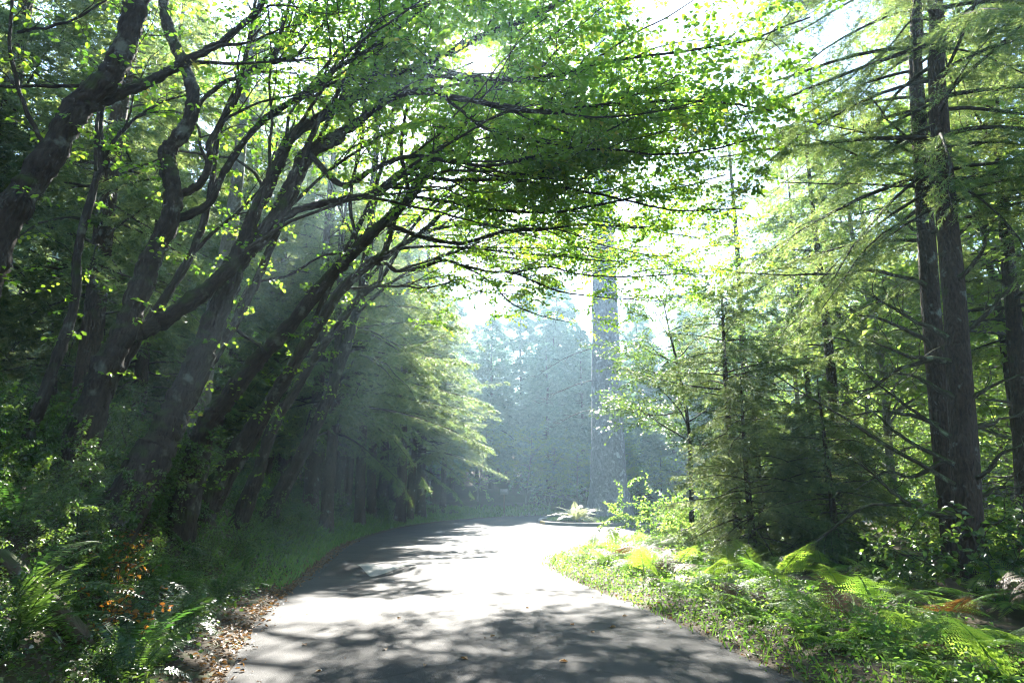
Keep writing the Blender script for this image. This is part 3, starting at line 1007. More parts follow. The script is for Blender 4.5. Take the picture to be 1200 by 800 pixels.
for tr, Y0, Y1, r0, lb, ls in [
    ([(190, 545), (215, 490), (244, 430), (268, 385), (300, 322), (330, 252), (352, 205), (385, 140), (420, 80), (455, 10)], 11, 12.4, .10, 'slim dark stem leaning between the stout trunk and the slender rim-lit one', [(5, (400, 190), (470, 150), (540, 150))]),
    ([(262, 575), (300, 510), (335, 440), (368, 372), (402, 300), (432, 240), (455, 170), (470, 90), (500, 10)], 13.6, 15, .085, 'slim dark stem leaning among the last three arching trees', [(4, (440, 262), (500, 235), (570, 225))]),
    ([(120, 470), (160, 400), (192, 352), (222, 300), (246, 232), (258, 150), (285, 80), (300, 0)], 10.6, 11.2, .085, 'slim dark stem rising just right of the twisted forked tree', [(3, (262, 262), (310, 215), (350, 130))]),
    ([(60, 440), (85, 360), (92, 280), (112, 200), (118, 120), (140, 40), (150, -40)], 9.4, 9.8, .07, 'thin upright stem behind the leftmost leaning trunk', [(3, (150, 150), (190, 120), (240, 110))])]:
    f = (tr[ls[0][0]],) + ls[0][1:]
    hero('slender_tree', lb, T_(tr, Y0, Y1, r0, .03), [L_(list(f), (Y0 + Y1) / 2, Y1 + .8, .035, .01), L_(tr[-4:], Y1 - .4, Y1, .03, .012)], dict(GK, nter=7, nleaf=9, sec_step=.6))

# ------------------------------------------------------------------ conifers on the left beyond the arching trees
A_ = conifer('spruce_tree', 21, 21, .30, 4.2, 5.2, 95, .17, .62, 6, 9, .085, .017, droop=.30, dead=3, group='spruces lining the left bend',
             label='spruce in the dark stand along the left bend of the road')
B_ = conifer('spruce_tree', 22, 19, .26, 4.8, 4.4, 85, .18, .58, 5, 9, .085, .018, droop=.34, dead=4, group='spruces lining the left bend',
             label='spruce in the dark stand along the left bend of the road')
spots = [(366, 26.5), (383, 27.5), (398, 31), (408, 33), (423, 30.5), (436, 35), (449, 39), (470, 35.5), (483, 42), (494, 40), (344, 30), (330, 35), (312, 28), (520, 46)]
placed = []
for i, (px, Y) in enumerate(spots):
    x = (px - 600) / FPX * Y / 1.02
    z = gz(x, Y)
    if i == 0:
        A_.location = (x, Y, z); A_.rotation_euler[2] = 5.2; A_.scale = (.9, .9, .9)
        A_['label'] = 'nearest big spruce of the left bend, boughs hanging over the road'
    elif i == 4:
        B_.location = (x, Y, z); B_.rotation_euler[2] = 1.0; B_.scale = (.88, .88, .88)
    else:
        dup((A_, B_)[i % 2], (x, Y, z), i * 1.3 + .4, .72 + .34 * R.random(), 'spruce in the dark stand along the left bend of the road', 'spruces lining the left bend')

# an overhanging bough tree whose lit sprays reach over the asphalt
C_ = conifer('spruce_tree', 23, 13.5, .22, 3.4, 6.0, 66, .15, .66, 7, 9, .08, .016, droop=.26, dead=2, az=(-.25, .5, .6),
             label='spruce with long sunlit boughs reaching out above the road')
C_.location = (-6.4, 24.5, gz(-6.4, 24.5))
dup(C_, (-5.4, 37.5, gz(-5.4, 37.5)), .2, .85, 'paler hazy spruce farther along the bend, boughs over the road edge')

# dark stand deep in the left forest
D_ = conifer('fir_tree', 31, 22, .24, 3.0, 3.9, 120, .20, .8, 4, 9, .13, .034, droop=.3, dead=8, group='conifers deep in the left forest', label='slim conifer deep in the shaded left forest')
E_ = conifer('fir_tree', 32, 18, .2, 1.6, 3.7, 115, .20, .8, 4, 9, .13, .034, droop=.36, dead=8, group='conifers deep in the left forest', label='slim conifer deep in the shaded left forest')
D_.location = (-9.2, 14.5, gz(-9.2, 14.5))
D_['label'] = 'dark bare-stemmed conifer standing behind the leftmost arching trunk'
E_.location = (-11, 20, gz(-11, 20))
n = 0
for (x, y) in [(-13, 16), (-10.2, 24), (-14, 23), (-17, 19), (-9, 30), (-13, 30), (-18, 28), (-22, 24), (-12, 37), (-17, 36), (-23, 34), (-28, 30), (-10, 44), (-16, 45), (-23, 43), (-30, 40),
               (-26, 20), (-33, 27), (-20, 14), (-9, 50), (-15, 54), (-22, 52), (-38, 36), (-31, 50), (-12.5, 11.5), (-16, 11), (-11, 27), (-15, 26.5), (-19, 32), (-24, 28), (-29, 24), (-20.5, 38.5), (-27, 46), (-35, 44), (-13, 41), (-18, 50), (-12, 33.5),
               (-25, 15), (-31, 18), (-38, 25), (-45, 33), (-44, 46), (-37, 52), (-20, 19.5), (-14, 19), (-12, 48), (-26, 57), (-34, 58), (-21, 10), (-28, 38), (-16.5, 39.5)]:
    x += R.normal(0, .5); y += R.normal(0, .5)
    dup((D_, E_)[n % 2], (x, y, gz(x, y)), R.uniform(0, 6.3), R.uniform(.75, 1.2), 'slim conifer deep in the shaded left forest', 'conifers deep in the left forest')
    n += 1
for (x, y) in [(-7, -6), (-9, 1), (-11, 6), (-3.5, -14), (2.5, -17), (7.5, -10), (8.5, -2), (11, 4), (-12, -10), (13, -9), (-8, -18), (6, -22), (-2, -23), (14, 0)]:
    dup((D_, E_)[n % 2], (x, y, gz(x, y)), R.uniform(0, 6.3), R.uniform(.9, 1.2), 'forest conifer lining the road behind the viewpoint', 'conifers behind the viewpoint')
    n += 1
# the pale trunk seen through the left forest, and the light straight alder behind the twisted tree
bt = broadleaf('alder_tree', 41, 13, .2, (.3, .5), 12, 1.8, 8, 'pale straight trunk rising behind the twisted forked tree', None, leaf=(.09, .14))
bt.location = (-6.0, 13.2, gz(-6.0, 13.2))
bt2 = dup(bt, (-19.5, 29, gz(-19.5, 29)), 2, 1.6, 'wide pale trunk glimpsed far back through the left forest')

# ------------------------------------------------------------------ the far forest behind the bend
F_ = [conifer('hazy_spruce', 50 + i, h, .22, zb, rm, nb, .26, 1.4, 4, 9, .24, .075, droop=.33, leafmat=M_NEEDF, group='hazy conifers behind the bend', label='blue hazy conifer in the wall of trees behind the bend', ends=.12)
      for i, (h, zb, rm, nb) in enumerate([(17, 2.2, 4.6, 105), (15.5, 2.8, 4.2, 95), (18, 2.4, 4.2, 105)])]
for f in F_: f.location = (0, 400, -60)
far = [(-14, 57), (-9.5, 59), (-5.5, 57.5), (-1.5, 60), (2.5, 58.5), (6, 61), (10, 58.5), (14.5, 60), (19, 57), (24, 60), (29, 55), (34, 58),
       (-19, 62), (-12, 66), (-7, 68), (1.5, 69), (8.5, 70), (13, 68), (18, 70), (24, 68), (30, 66), (38, 64), (-26, 66), (-33, 60),
       (22, 48), (26, 43), (44, 56), (-40, 55), (-16, 60), (-4, 64), (4.5, 64.5), (12, 63.5), (16, 64), (21, 63), (26.5, 63), (35, 51), (40, 47), (47, 50),
       (15, 77), (20, 75), (26, 76), (32, 74), (38, 72), (45, 66), (52, 60), (-16, 74), (-22, 72), (-28, 74), (-35, 70), (-42, 66),
       (24, 86), (32, 84), (40, 82), (50, 74)]
for i, (x, y) in enumerate(far):
    x += R.normal(0, .5); y += R.normal(0, .5)
    f = F_[i % 3]
    s = R.uniform(.9, 1.08) * (.92 if -9 < x < 7 else 1.3 if x < 0 else .82) * (1 if y < 64 else 1.12 if y < 80 else 1.3)
    if i < 3:
        f.location = (x, y, gz(x, y)); f.scale = (s, s, s); f.rotation_euler[2] = R.uniform(0, 6)
    else:
        dup(f, (x, y, gz(x, y)), R.uniform(0, 6.3), s, f['label'], f['group'])
for (x, y, s) in [(4.6, 67, 1.3)]:
    dup(F_[1], (x, y, gz(x, y)), x, s, F_[1]['label'], F_[1]['group'])
# low saplings along the far edge
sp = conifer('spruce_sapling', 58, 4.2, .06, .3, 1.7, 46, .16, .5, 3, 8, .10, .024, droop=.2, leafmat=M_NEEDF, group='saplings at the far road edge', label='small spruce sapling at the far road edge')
for i, (x, y) in enumerate([(20.5, 40), (19.5, 47), (12, 56), (17, 54), (20, 34), (-7, 49)]):
    z = gz(x, y)
    if i == 0: sp.location = (x, y, z)
    else: dup(sp, (x, y, z), i * 1.7, .7 + .5 * R.random(), sp['label'], sp['group'])

# ------------------------------------------------------------------ island: giant trunk, fern clumps, grass
gr = empty('giant_spruce', (5.55, 40.2, isl_z(5.55, 40.2) - .1), 'giant grey trunk with scaly bark on the grassy road island', 'tree')
zz = np.linspace(-.1, 38, 46)
gb = MB()
ang = np.arange(40) / 40 * 2 * PI
V, TU = [], []
for z in zz:
    r = 1.06 * (1 - z / 46) + .40 * math.exp(-max(z, 0) / .9)
    lob = 1 + (.05 * np.sin(ang * 5 + .6) + .04 * np.sin(ang * 8 + 2)) * math.exp(-max(z, 0) / 2.5) + .015 * R.normal(0, 1, 40)
    V.append(np.stack([r * lob * np.cos(ang) + .01 * z, r * lob * np.sin(ang), np.full(40, z)], 1))
    TU.append(np.stack([r * np.cos(ang), r * np.sin(ang), np.full(40, z)], 1))
V = np.concatenate(V)
F = [(j * 40 + i, j * 40 + (i + 1) % 40, (j + 1) * 40 + (i + 1) % 40, (j + 1) * 40 + i) for j in range(45) for i in range(40)]
gb.add(V, F, None, np.concatenate(TU))
gb.build('trunk', M_GIANT, gr)
for (a, z, L) in [(3.4, 6.2, 2.6), (3.0, 8.0, 3.2), (-.3, 7.5, 2.6), (2.7, 10, 3.6), (.2, 10.5, 3)]:
    s = np.linspace(0, 1, 8)[:, None]
    dv = np.array([math.cos(a), math.sin(a), 0])
    pp = np.array([0, 0, z]) + dv * (.7 + L * s) + np.array([0, 0, 1.]) * (-.15 * s - .25 * s ** 2) * L + np.cumsum(R.normal(0, .05, (8, 3)), 0) * s
    db = MB()
    tubes(db, pp, np.linspace(.04, .008, 8), 5)
    needles(db, pp[3:], np.tile(dv, (5, 1)) + R.normal(0, .4, (5, 3)), np.full(5, .5), 40, .12, .02)
    db.build('dead_branch', M_DEADW, gr)
cr = conifer('upper_crown', 61, 11, .25, .4, 3, 36, .4, .9, 2, 8, .25, .06, leafmat=M_NEEDF)
for ch in list(cr.children):
    if ch.name.startswith('crown'):
        ch.parent = gr
        ch.location = (.25, 0, 28)
    else: bpy.data.objects.remove(ch)
bpy.data.objects.remove(cr)

pf = fern_mesh(70, 46, 1.25, 'sword', .16).build('pale_fern', M_PALE); pf.scale = (1.25, 1.25, 1.25)
pf.location = (3.35, 36.6, isl_z(3.35, 36.6)); tag(pf, 'pale spiky fern clump on the island left of the giant trunk', 'fern')
pf2 = pf.copy(); COL.objects.link(pf2); pf2.location = (7.7, 36.4, isl_z(7.7, 36.4)); pf2.scale = (.62, .62, .62); pf2.rotation_euler[2] = 2
tag(pf2, 'small pale fern clump on the island right of the giant trunk', 'fern')


def blades(mb, xs, ys, zs, h, w=.008):
    n = len(xs)
    p = np.stack([xs, ys, zs], 1)
    a = R.uniform(0, 2 * PI, n)
    d = np.stack([np.cos(a), np.sin(a), np.zeros(n)], 1)
    s = np.stack([-np.sin(a), np.cos(a), np.zeros(n)], 1) * w
    hh = np.broadcast_to(h, (n,))[:, None] * R.uniform(.5, 1.2, (n, 1))
    V = np.stack([p - s, p + s, p + d * hh * .25 + s * .7 + [0, 0, 1] * hh * .65, p + d * hh * .6 + [0, 0, 1] * hh * .95], 1)
    V[:, 0, 2] -= .02; V[:, 1, 2] -= .02
    mb.add(V, np.arange(n)[:, None] * 4 + [0, 1, 2, 3], np.repeat(R.random(n), 4))


q = R.uniform(-1, 1, (9000, 2))
q = q[(q ** 2).sum(1) < .93]
gi = MB()
xx, yy = IC[0] + q[:, 0] * (IA - .25), IC[1] + q[:, 1] * (IB - .25)
blades(gi, xx, yy, .125 + .16 * (1 - (q ** 2).sum(1)), .13, .012)
tag(gi.build('grass', M_GRASS), 'bright short grass covering the road island', None, None, 'stuff')

# small wooden sign on a post at the far left edge of the bend
sx, sy = -.55, 49.6
sg = empty('post_sign', (sx, sy, gz(sx, sy)), 'small brown wooden sign on a post at the far bend', 'sign')
def box(mb, c, s, mi=0):
    c, s = np.array(c, float), np.array(s, float) / 2
    k_ = np.array([[-1, -1, -1], [1, -1, -1], [1, 1, -1], [-1, 1, -1], [-1, -1, 1], [1, -1, 1], [1, 1, 1], [-1, 1, 1]])
    mb.add(c + k_ * s, [(0, 3, 2, 1), (4, 5, 6, 7), (0, 1, 5, 4), (1, 2, 6, 5), (2, 3, 7, 6), (3, 0, 4, 7)], None, None, mi)
m = MB(); box(m, (0, 0, .75), (.09, .09, 1.9)); m.build('post', M_SIGNW, sg, False)
m = MB(); box(m, (-.02, -.07, 1.5), (.55, .035, .40)); m.build('board', M_SIGNF, sg, False)

# ------------------------------------------------------------------ right side: the double spruce with dead branches
def dead_limb(tr, Y0, Y1, r0, r1, root, b0, subs=6, m=M_DEADW):
    p, r = limb(tr, Y0, Y1, r0, r1, 16)
    p = p + np.cumsum(R.normal(0, .012, p.shape), 0)
    db = MB()
    tubes(db, p - b0, r, 7)
    for _ in range(subs):
        j = R.integers(5, 15)
        d = nrm(nrm(p[j] - p[j - 1]) + R.normal(0, .55, 3))
        L = R.uniform(.25, .9)
        q = [p[j]]
        for _ in range(5):
            d = nrm(d + R.normal(0, .22, 3))
            q.append(q[-1] + d * L / 5)
        q = np.array(q)
        tubes(db, q - b0, np.linspace(min(r[j] * .6, .010), .002, 6), 4)
        for _ in range(2):
            e = nrm(R.normal(0, 1, 3)) * R.uniform(.08, .3)
            tubes(db, np.stack([q[3], q[3] + e * .6 + R.normal(0, .02, 3), q[3] + e]) - b0, np.array([.004, .003, .0015]), 3)
    db.build('dead_branch', m, root)


ta = [P(x, y, 10.9) for x, y in [(1142, 716), (1134, 600), (1127, 480), (1119, 360), (1110, 260), (1103, 170), (1097, 80), (1093, -20)]]
ta[0][2] = gz(ta[0][0], 10.9) - .25
ta.append(ta[-1] + np.array([.1, .1, 9.0]))
b0 = ta[0].copy()
SA = conifer('spruce_tree', 81, 0, .205, 6.3, 4.3, 84, .12, .62, 7, 9, .060, .013, droop=.34, trunk_pts=[t - b0 for t in ta], label='dark front spruce trunk on the right, bristling with dead branches', shape=.45)
SA.location = b0
for tr in [[(1121, 607), (1095, 602), (1060, 584), (1030, 560), (1000, 537)], [(1118, 568), (1077, 546), (1030, 518), (987, 490), (945, 465), (905, 439)],
           [(1119, 545), (1085, 526), (1062, 512), (1030, 488), (993, 462)], [(1114, 512), (1085, 492), (1062, 475), (1030, 448), (1002, 422)],
           [(1112, 396), (1085, 382), (1062, 370), (1030, 352), (1002, 340)], [(1111, 422), (1085, 414), (1062, 407), (1017, 390)],
           [(1127, 390), (1140, 378), (1160, 359), (1180, 335), (1200, 312)], [(1118, 330), (1132, 318), (1152, 291), (1165, 262)],
           [(1128, 470), (1145, 464), (1175, 449), (1212, 437)], [(1132, 506), (1149, 501), (1175, 494), (1205, 484)],
           [(1134, 582), (1150, 579), (1175, 574), (1205, 570)], [(1134, 562), (1152, 556), (1175, 534), (1205, 517)], [(1136, 614), (1156, 612), (1180, 606), (1205, 600)],
           [(1104, 300), (1125, 275), (1150, 255), (1190, 240)], [(1122, 470), (1095, 452), (1070, 440), (1040, 436)], [(1135, 655), (1115, 650), (1090, 640), (1062, 636)]]:
    dead_limb(tr, 10.85, R.uniform(9.6, 11.8), R.uniform(.038, .058), .009, SA, b0)
dead_limb([(1125, 600), (1085, 592), (1040, 589), (1010, 596), (980, 616), (950, 642), (909, 678)], 10.9, 12.6, .035, .02, SA, b0, 3)

tb_ = [P(x, y, 12.3) for x, y in [(1122, 668), (1110, 560), (1098, 440), (1088, 320), (1083, 240), (1078, 160), (1072, 60), (1068, -30)]]
tb_[0][2] = gz(tb_[0][0], 12.3) - .25
tb_.append(tb_[-1] + np.array([-.1, .1, 10.0]))
b1 = tb_[0].copy()
SB = conifer('spruce_tree', 82, 0, .19, 6.0, 4.9, 86, .12, .64, 7, 9, .060, .013, droop=.32, trunk_pts=[t - b1 for t in tb_], label='rear trunk of the spruce pair on the right, half hidden by the front one', shape=.45)
SB.location = b1
for tr in [[(1089, 404), (1060, 385), (1032, 370), (1005, 368)], [(1085, 335), (1060, 325), (1025, 315), (984, 317), (930, 318), (864, 314)], [(1078, 182), (1050, 172), (1010, 157), (939, 144)],
           [(1080, 210), (1050, 200), (980, 169), (931, 154)], [(1081, 220), (1050, 216), (1010, 215), (905, 213)], [(1086, 275), (1060, 262), (1030, 245), (1000, 250)], [(1100, 500), (1070, 490), (1030, 485), (985, 492)],
           [(1095, 420), (1060, 430), (1020, 455), (1000, 460)], [(1106, 540), (1070, 560), (1040, 556), (1005, 575)]]:
    dead_limb(tr, 12.2, R.uniform(11.5, 13), R.uniform(.032, .05), .008, SB, b1)

tc_ = [P(x, y, 14) for x, y in [(1208, 655), (1202, 560), (1194, 440), (1182, 310), (1174, 220), (1165, 100), (1158, -20)]]
tc_[0][2] = gz(tc_[0][0], 14) - .25
b2 = tc_[0].copy()
SD = conifer('spruce_tree', 83, 0, .2, 4.6, 4.2, 54, .13, .62, 7, 9, .062, .015, droop=.34, trunk_pts=[t - b2 for t in tc_], label='spruce trunk at the right edge, behind the bare-branched pair', dead=8, shape=.45)
SD.location = b2

# spruce with the dark bough mass right of centre
SE = conifer('spruce_tree', 84, 7.0, .12, 3.8, 2.8, 40, .12, .5, 6, 9, .06, .014, droop=.22, dead=7, shape=.5, label='spruce holding a dark bough mass above the fern bed right of the island')
SE.location = (5.8, 18.2, gz(5.8, 18.2))
# young dark spruces with boughs to the ground
SY = conifer('young_spruce', 85, 4.6, .09, .3, 2.4, 76, .10, .62, 6, 9, .055, .013, droop=.42, dead=0, shape=.6, label='low dark young spruce left of the group behind the fern bed')
SY.location = (5.5, 16.2, gz(5.5, 16.2)); SY.scale = (.92, .92, .92)
for (x, y, r, s, lb) in [(7.1, 15.6, 1.2, .88, 'dense dark young spruce beside the bare-branched pair, behind the ferns'), (6.5, 18.4, 2.6, 1.0, 'taller young spruce at the back of the group behind the fern bed'),
                         (7.6, 16.8, 4, .85, 'small young spruce between the fern bed and the right forest')]:
    dup(SY, (x, y, gz(x, y)), r, s, lb)

BU = shrub('leafy_bush', 125, 2.3, 9, 2400, (.06, .11), M_UNDER, 'bright leafy bush between the fern bed and the side road', 'bushes behind the fern bed', .55)
for i, (x, y, sc_) in enumerate([(4.6, 22.3, 1), (6.2, 23.2, 1.15), (7.8, 21.8, 1.1), (9.4, 22.5, 1.3), (5.3, 19.9, .8), (8.8, 18.2, .9), (10.5, 16.5, 1.1), (9.6, 14.2, .8), (11.8, 19.2, 1.3), (12.8, 15.2, 1.1), (8.2, 26, 1.2), (11, 12.6, .8), (13.5, 11.8, 1), (14.2, 17.5, 1.3)]):
    if i == 0: BU.location = (x, y, gz(x, y))
    else: dup(BU, (x, y, gz(x, y)), i * 1.7, sc_, BU['label'], BU['group'])
# slim trunks of the right forest
for (px, Y, h, r0, seed, lb) in [(978, 18.5, 13, .17, 86, 'lichen-spotted slim conifer trunk left of the spruce pair'), (949, 24, 14, .13, 87, 'thinner conifer trunk standing behind the lichen-spotted one')]:
    t = conifer('slim_conifer', seed, h, r0, 5.2, 2.8, 42, .16, .6, 5, 9, .085, .02, droop=.3, dead=9, shape=.5, label=lb)
    x = (px - 600) / FPX * Y / 1.0
    t.location = (x, Y, gz(x, Y))
n = 0
for (x, y) in [(12.5, 17), (14.5, 22), (17, 19), (19.5, 24), (26, 27), (27, 36), (24, 20), (30, 42)]:
    dup(t, (x, y, gz(x, y)), n * 1.1, .8 + .4 * R.random(), 'slim conifer in the sunlit forest on the right', 'slim conifers of the right forest')
    n += 1
for (x, y, sc_) in [(9.8, 28.2, 1.4), (13, 26.5, 1.45), (17, 31, 1.5), (21.5, 28, 1.5)]:
    dup(t, (x, y, gz(x, y)), x, sc_, 'slim conifer in the sunlit forest on the right', 'slim conifers of the right forest')
U1 = broadleaf('broadleaf_tree', 91, 14, .12, (-.9, -.5), 44, 3.6, 2.2, 'sunlit yellow-green broadleaf tree in the right forest', 'broadleaf trees of the right forest')
U2 = broadleaf('broadleaf_tree', 92, 7.5, .08, (.6, -.6), 28, 3.0, .9, 'sunlit yellow-green broadleaf tree in the right forest', 'broadleaf trees of the right forest')
U1.location = (11.6, 21.0, gz(11.6, 21.0)); U2.location = (12.2, 24.5, gz(12.2, 24.5))
n = 0
for (x, y) in [(14.5, 19), (17.5, 23), (20.5, 21), (15, 28), (19, 31), (24, 25), (23, 34), (28, 31), (12, 14.5), (16, 15.5), (22, 41), (27, 40), (33, 37), (21, 45), (11.2, 27.2), (18, 17.5), (22, 17), (27, 21), (31, 26), (34, 30), (38, 36), (25, 30), (29, 36), (31, 45), (37, 43), (19.5, 27), (25, 47), (42, 41), (29, 17), (36, 23), (20, 52.5), (45, 46)]:
    dup((U1, U2)[n % 2], (x, y, gz(x, y)), n * 1.9, .8 + .45 * R.random(), U1['label'], U1['group'])
    n += 1
# leafy tree that leans in between the island and the spruces
U0 = dup(U2, (-2.6, 55.0, gz(-2.6, 55)), 1.0, .8, 'pale green broadleaf tree under the conifers at the far bend', 'broadleaf trees at the far bend')
for i, (x, y) in enumerate([(1.2, 55.8), (5.2, 56.0), (9.4, 55.6), (13.5, 54.5), (-6.2, 52.5), (18.8, 51), (3.2, 58)]):
    dup(U2, (x, y, gz(x, y)), i * 2.1, .7 + .35 * R.random(), U0['label'], U0['group'])
U3 = broadleaf('leaning_tree', 93, 7.2, .07, (-.7, -.8), 16, 2.6, 2.6, 'slim leafy green tree reaching towards the giant trunk from the right verge', None, leafmat=M_SHRUB, bark=M_BARK, leaf=(.07, .11), sec=.3, nter=8, nleaf=12)
U3.location = (5.5, 21.2, gz(5.5, 21.2))
U4 = dup(U3, (7.4, 23.6, gz(7.4, 23.6)), .6, .85, 'second leafy tree behind the leaning one, nearer the side road')

# ------------------------------------------------------------------ fern bed on the right verge
BR = [fern_mesh(100 + i, 6 + i % 3, .95, 'bracken').mesh('bracken_fern', M_FERN) for i in range(5)]
LADY = [fern_mesh(110 + i, 13, .85, 'sword', .17).mesh('lady_fern', M_FERN) for i in range(3)]
pts = []
tries = 0
while len(pts) < 190 and tries < 20000:
    tries += 1
    y = R.uniform(5.0, 23)
    x = xr(min(y, 21.9)) + .75 + abs(R.normal(0, 3.2))
    if x > 10.5 or road_dist(x, y) < .7: continue
    if math.hypot(x - b0[0], y - 10.9) < .7 or math.hypot(x - b1[0], y - 12.3) < .6: continue
    if any((x - a) ** 2 + (y - b) ** 2 < (.33 + .01 * b) ** 2 for a, b in pts): continue
    pts.append((x, y))
for i, (x, y) in enumerate(pts):
    br = i % 5 != 0
    me = BR[i % 5] if br else LADY[i % 3]
    o = bpy.data.objects.new('bracken_fern' if br else 'lady_fern', me)
    COL.objects.link(o)
    d = road_dist(x, y)
    s = R.uniform(.72, 1.05) * (.8 if x > 5.2 else 1) * (.55 + .45 * float(sm(.6, 1.6, d)))
    o.location = (x, y, gz(x, y)); o.rotation_euler = (R.normal(0, .1), R.normal(0, .1), R.uniform(0, 6.3)); o.scale = (s, s, s)
    if br: tag(o, 'feathery green bracken plant in the fern bed along the right verge', 'fern', 'bracken in the right fern bed')
    else: tag(o, 'narrow-fronded lady fern tuft in the fern bed along the right verge', 'fern', 'lady ferns in the right fern bed')

DB = fern_mesh(118, 4, .8, 'bracken').mesh('withered_bracken', M_LITTER)
for (x, y) in [(3.0, 9.2), (3.6, 7.6), (2.6, 12.0), (4.4, 10.8), (5.0, 8.4), (3.3, 14.2), (2.2, 15.4), (5.6, 11.9), (4.1, 6.6), (6.2, 9.1), (2.9, 17.3)]:
    o = bpy.data.objects.new('withered_bracken', DB); COL.objects.link(o)
    s = R.uniform(.6, 1.0)
    o.location = (x, y, gz(x, y) + .12); o.rotation_euler = (R.normal(0, .2), R.normal(0, .2), R.uniform(0, 6.3)); o.scale = (s, s, s)
    tag(o, 'brown withered bracken frond among the green ferns of the right verge', 'fern', 'withered bracken in the right fern bed')

SV = shrub('maple_sapling', 120, 1.35, 6, 520, (.07, .12), M_SHRUB, 'broad-leaved green sapling left of the dark spruce trunk foot', None, .6, 'sapling', flat=.35)
SV.location = (5.9, 10.6, gz(5.9, 10.6)); SV.scale = (.8, .8, .8)
for (x, y, s, lb) in [(7.25, 10.2, 1.2, 'broad-leaved sapling right of the dark spruce trunk'), (7.3, 9.2, .95, 'low leafy sapling at the right edge among the ferns'), (7.8, 11.6, 1.25, 'tall leafy sapling behind the bare-branched spruce pair')]:
    dup(SV, (x, y, gz(x, y)), R.uniform(0, 6), s, lb)

# ------------------------------------------------------------------ left bank: shrubs and ferns
SHR = [shrub('leafy_shrub', 130 + i, h, ns, nl, lf, M_SHRUB, 'dark glossy-leaved shrub in the thicket on the left bank', 'shrubs on the left bank', spr)
       for i, (h, ns, nl, lf, spr) in enumerate([(1.0, 9, 2000, (.035, .065), .7), (1.25, 10, 2200, (.038, .072), .6), (.8, 9, 1700, (.03, .058), .9), (1.5, 8, 1800, (.042, .08), .5)])]
pts = []
tries = 0
while len(pts) < 210 and tries < 30000:
    tries += 1
    y = 4.2 + 34 * R.random() ** 1.5
    d = .8 + abs(R.normal(0, 3.0))
    x = xl(y) - d
    if d > 8 or x < -16: continue
    if any((x - a) ** 2 + (y - b) ** 2 < (.42 + .012 * b) ** 2 for a, b in pts): continue
    pts.append((x, y))
for i, (x, y) in enumerate(pts):
    d = xl(y) - x
    s = R.uniform(.75, 1.1) * (.42 + .58 * float(sm(.7, 2.2, d))) * (1 if y < 22 else .9) * (.62 + .38 * float(sm(5, 9, y)))
    j = i % 4 if d > 1.6 else 2
    if i < 4:
        o = SHR[i]; o.location = (x, y, gz(x, y)); o.scale = (s, s, s)
    else:
        dup(SHR[j], (x, y, gz(x, y)), R.uniform(0, 6.3), s, SHR[j]['label'], SHR[j]['group'])
SW = [fern_mesh(140 + i, 15, .95, 'sword', .12).mesh('sword_fern', M_FERND) for i in range(3)]
for i, (x, y) in enumerate([(-3.55, 6.9), (-3.2, 6.2), (-4.3, 7.6), (-4.9, 7.0), (-3.9, 8.6), (-4.6, 9.4), (-5.3, 8.4), (-4.4, 10.8), (-5.2, 11.4), (-4.9, 13), (-5.4, 14.6), (-6.1, 12.6), (-5.6, 16.8), (-6.3, 18.6), (-6.2, 21),
                            (-3.7, 5.4), (-6.8, 22.5), (-6.6, 25), (-4.1, 5.9), (-5.6, 6.3)]):
    o = bpy.data.objects.new('sword_fern', SW[i % 3]); COL.objects.link(o)
    o.location = (x, y, gz(x, y) + .03); o.rotation_euler = (R.normal(0, .12), .25 + R.normal(0, .1), R.uniform(0, 6.3)); s = R.uniform(.75, 1.05); o.scale = (s, s, s)
    tag(o, 'dark sword fern rosette on the slope of the left bank', 'fern', 'sword ferns on the left bank')
WO = shrub('withered_shrub', 150, .7, 6, 190, (.05, .09), M_ORANGE, 'orange withered shrub low on the left bank', None, .7)
for i, (x, y, s, lb) in enumerate([(-3.95, 6.9, .8, 'orange-leaved withered shrub low on the left bank near the fallen log'), (-4.35, 7.7, .75, 'rusty withered shrub halfway up the left bank above a fern'),
                                   (-4.7, 8.6, .7, 'brown withered shrub highest of the orange ones on the left bank')]):
    if i == 0: WO.location = (x, y, gz(x, y)); WO.scale = (s, s, s); WO['label'] = lb
    else: dup(WO, (x, y, gz(x, y) + .1), i * 2, s, lb)
lg = MB()
a, b = np.array([-4.9, 6.15]), np.array([-3.6, 6.3])
lp = np.array([[a[0] + (b[0] - a[0]) * t, a[1] + (b[1] - a[1]) * t, 0] for t in np.linspace(0, 1, 12)])
za, zb_ = gz(*a) + .09, gz(*b) + .10
lp[:, 2] = np.linspace(za, zb_, 12) + .02 * np.sin(np.arange(12) * 1.7)
tubes(lg, lp, np.concatenate([[.02], np.full(10, .075), [.02]]), 12, bump=.07)
tag(lg.build('fallen_log', M_LOG), 'short rotten log lying at the foot of the left bank', 'log')

# ------------------------------------------------------------------ ground cover and litter (uncountable)
def scatter(n, x0, x1, y0, y1, ok):
    x, y = R.uniform(x0, x1, n), R.uniform(y0, y1, n)
    d = road_dist(x, y)
    m = ok(x, y, d)
    return x[m], y[m], d[m]


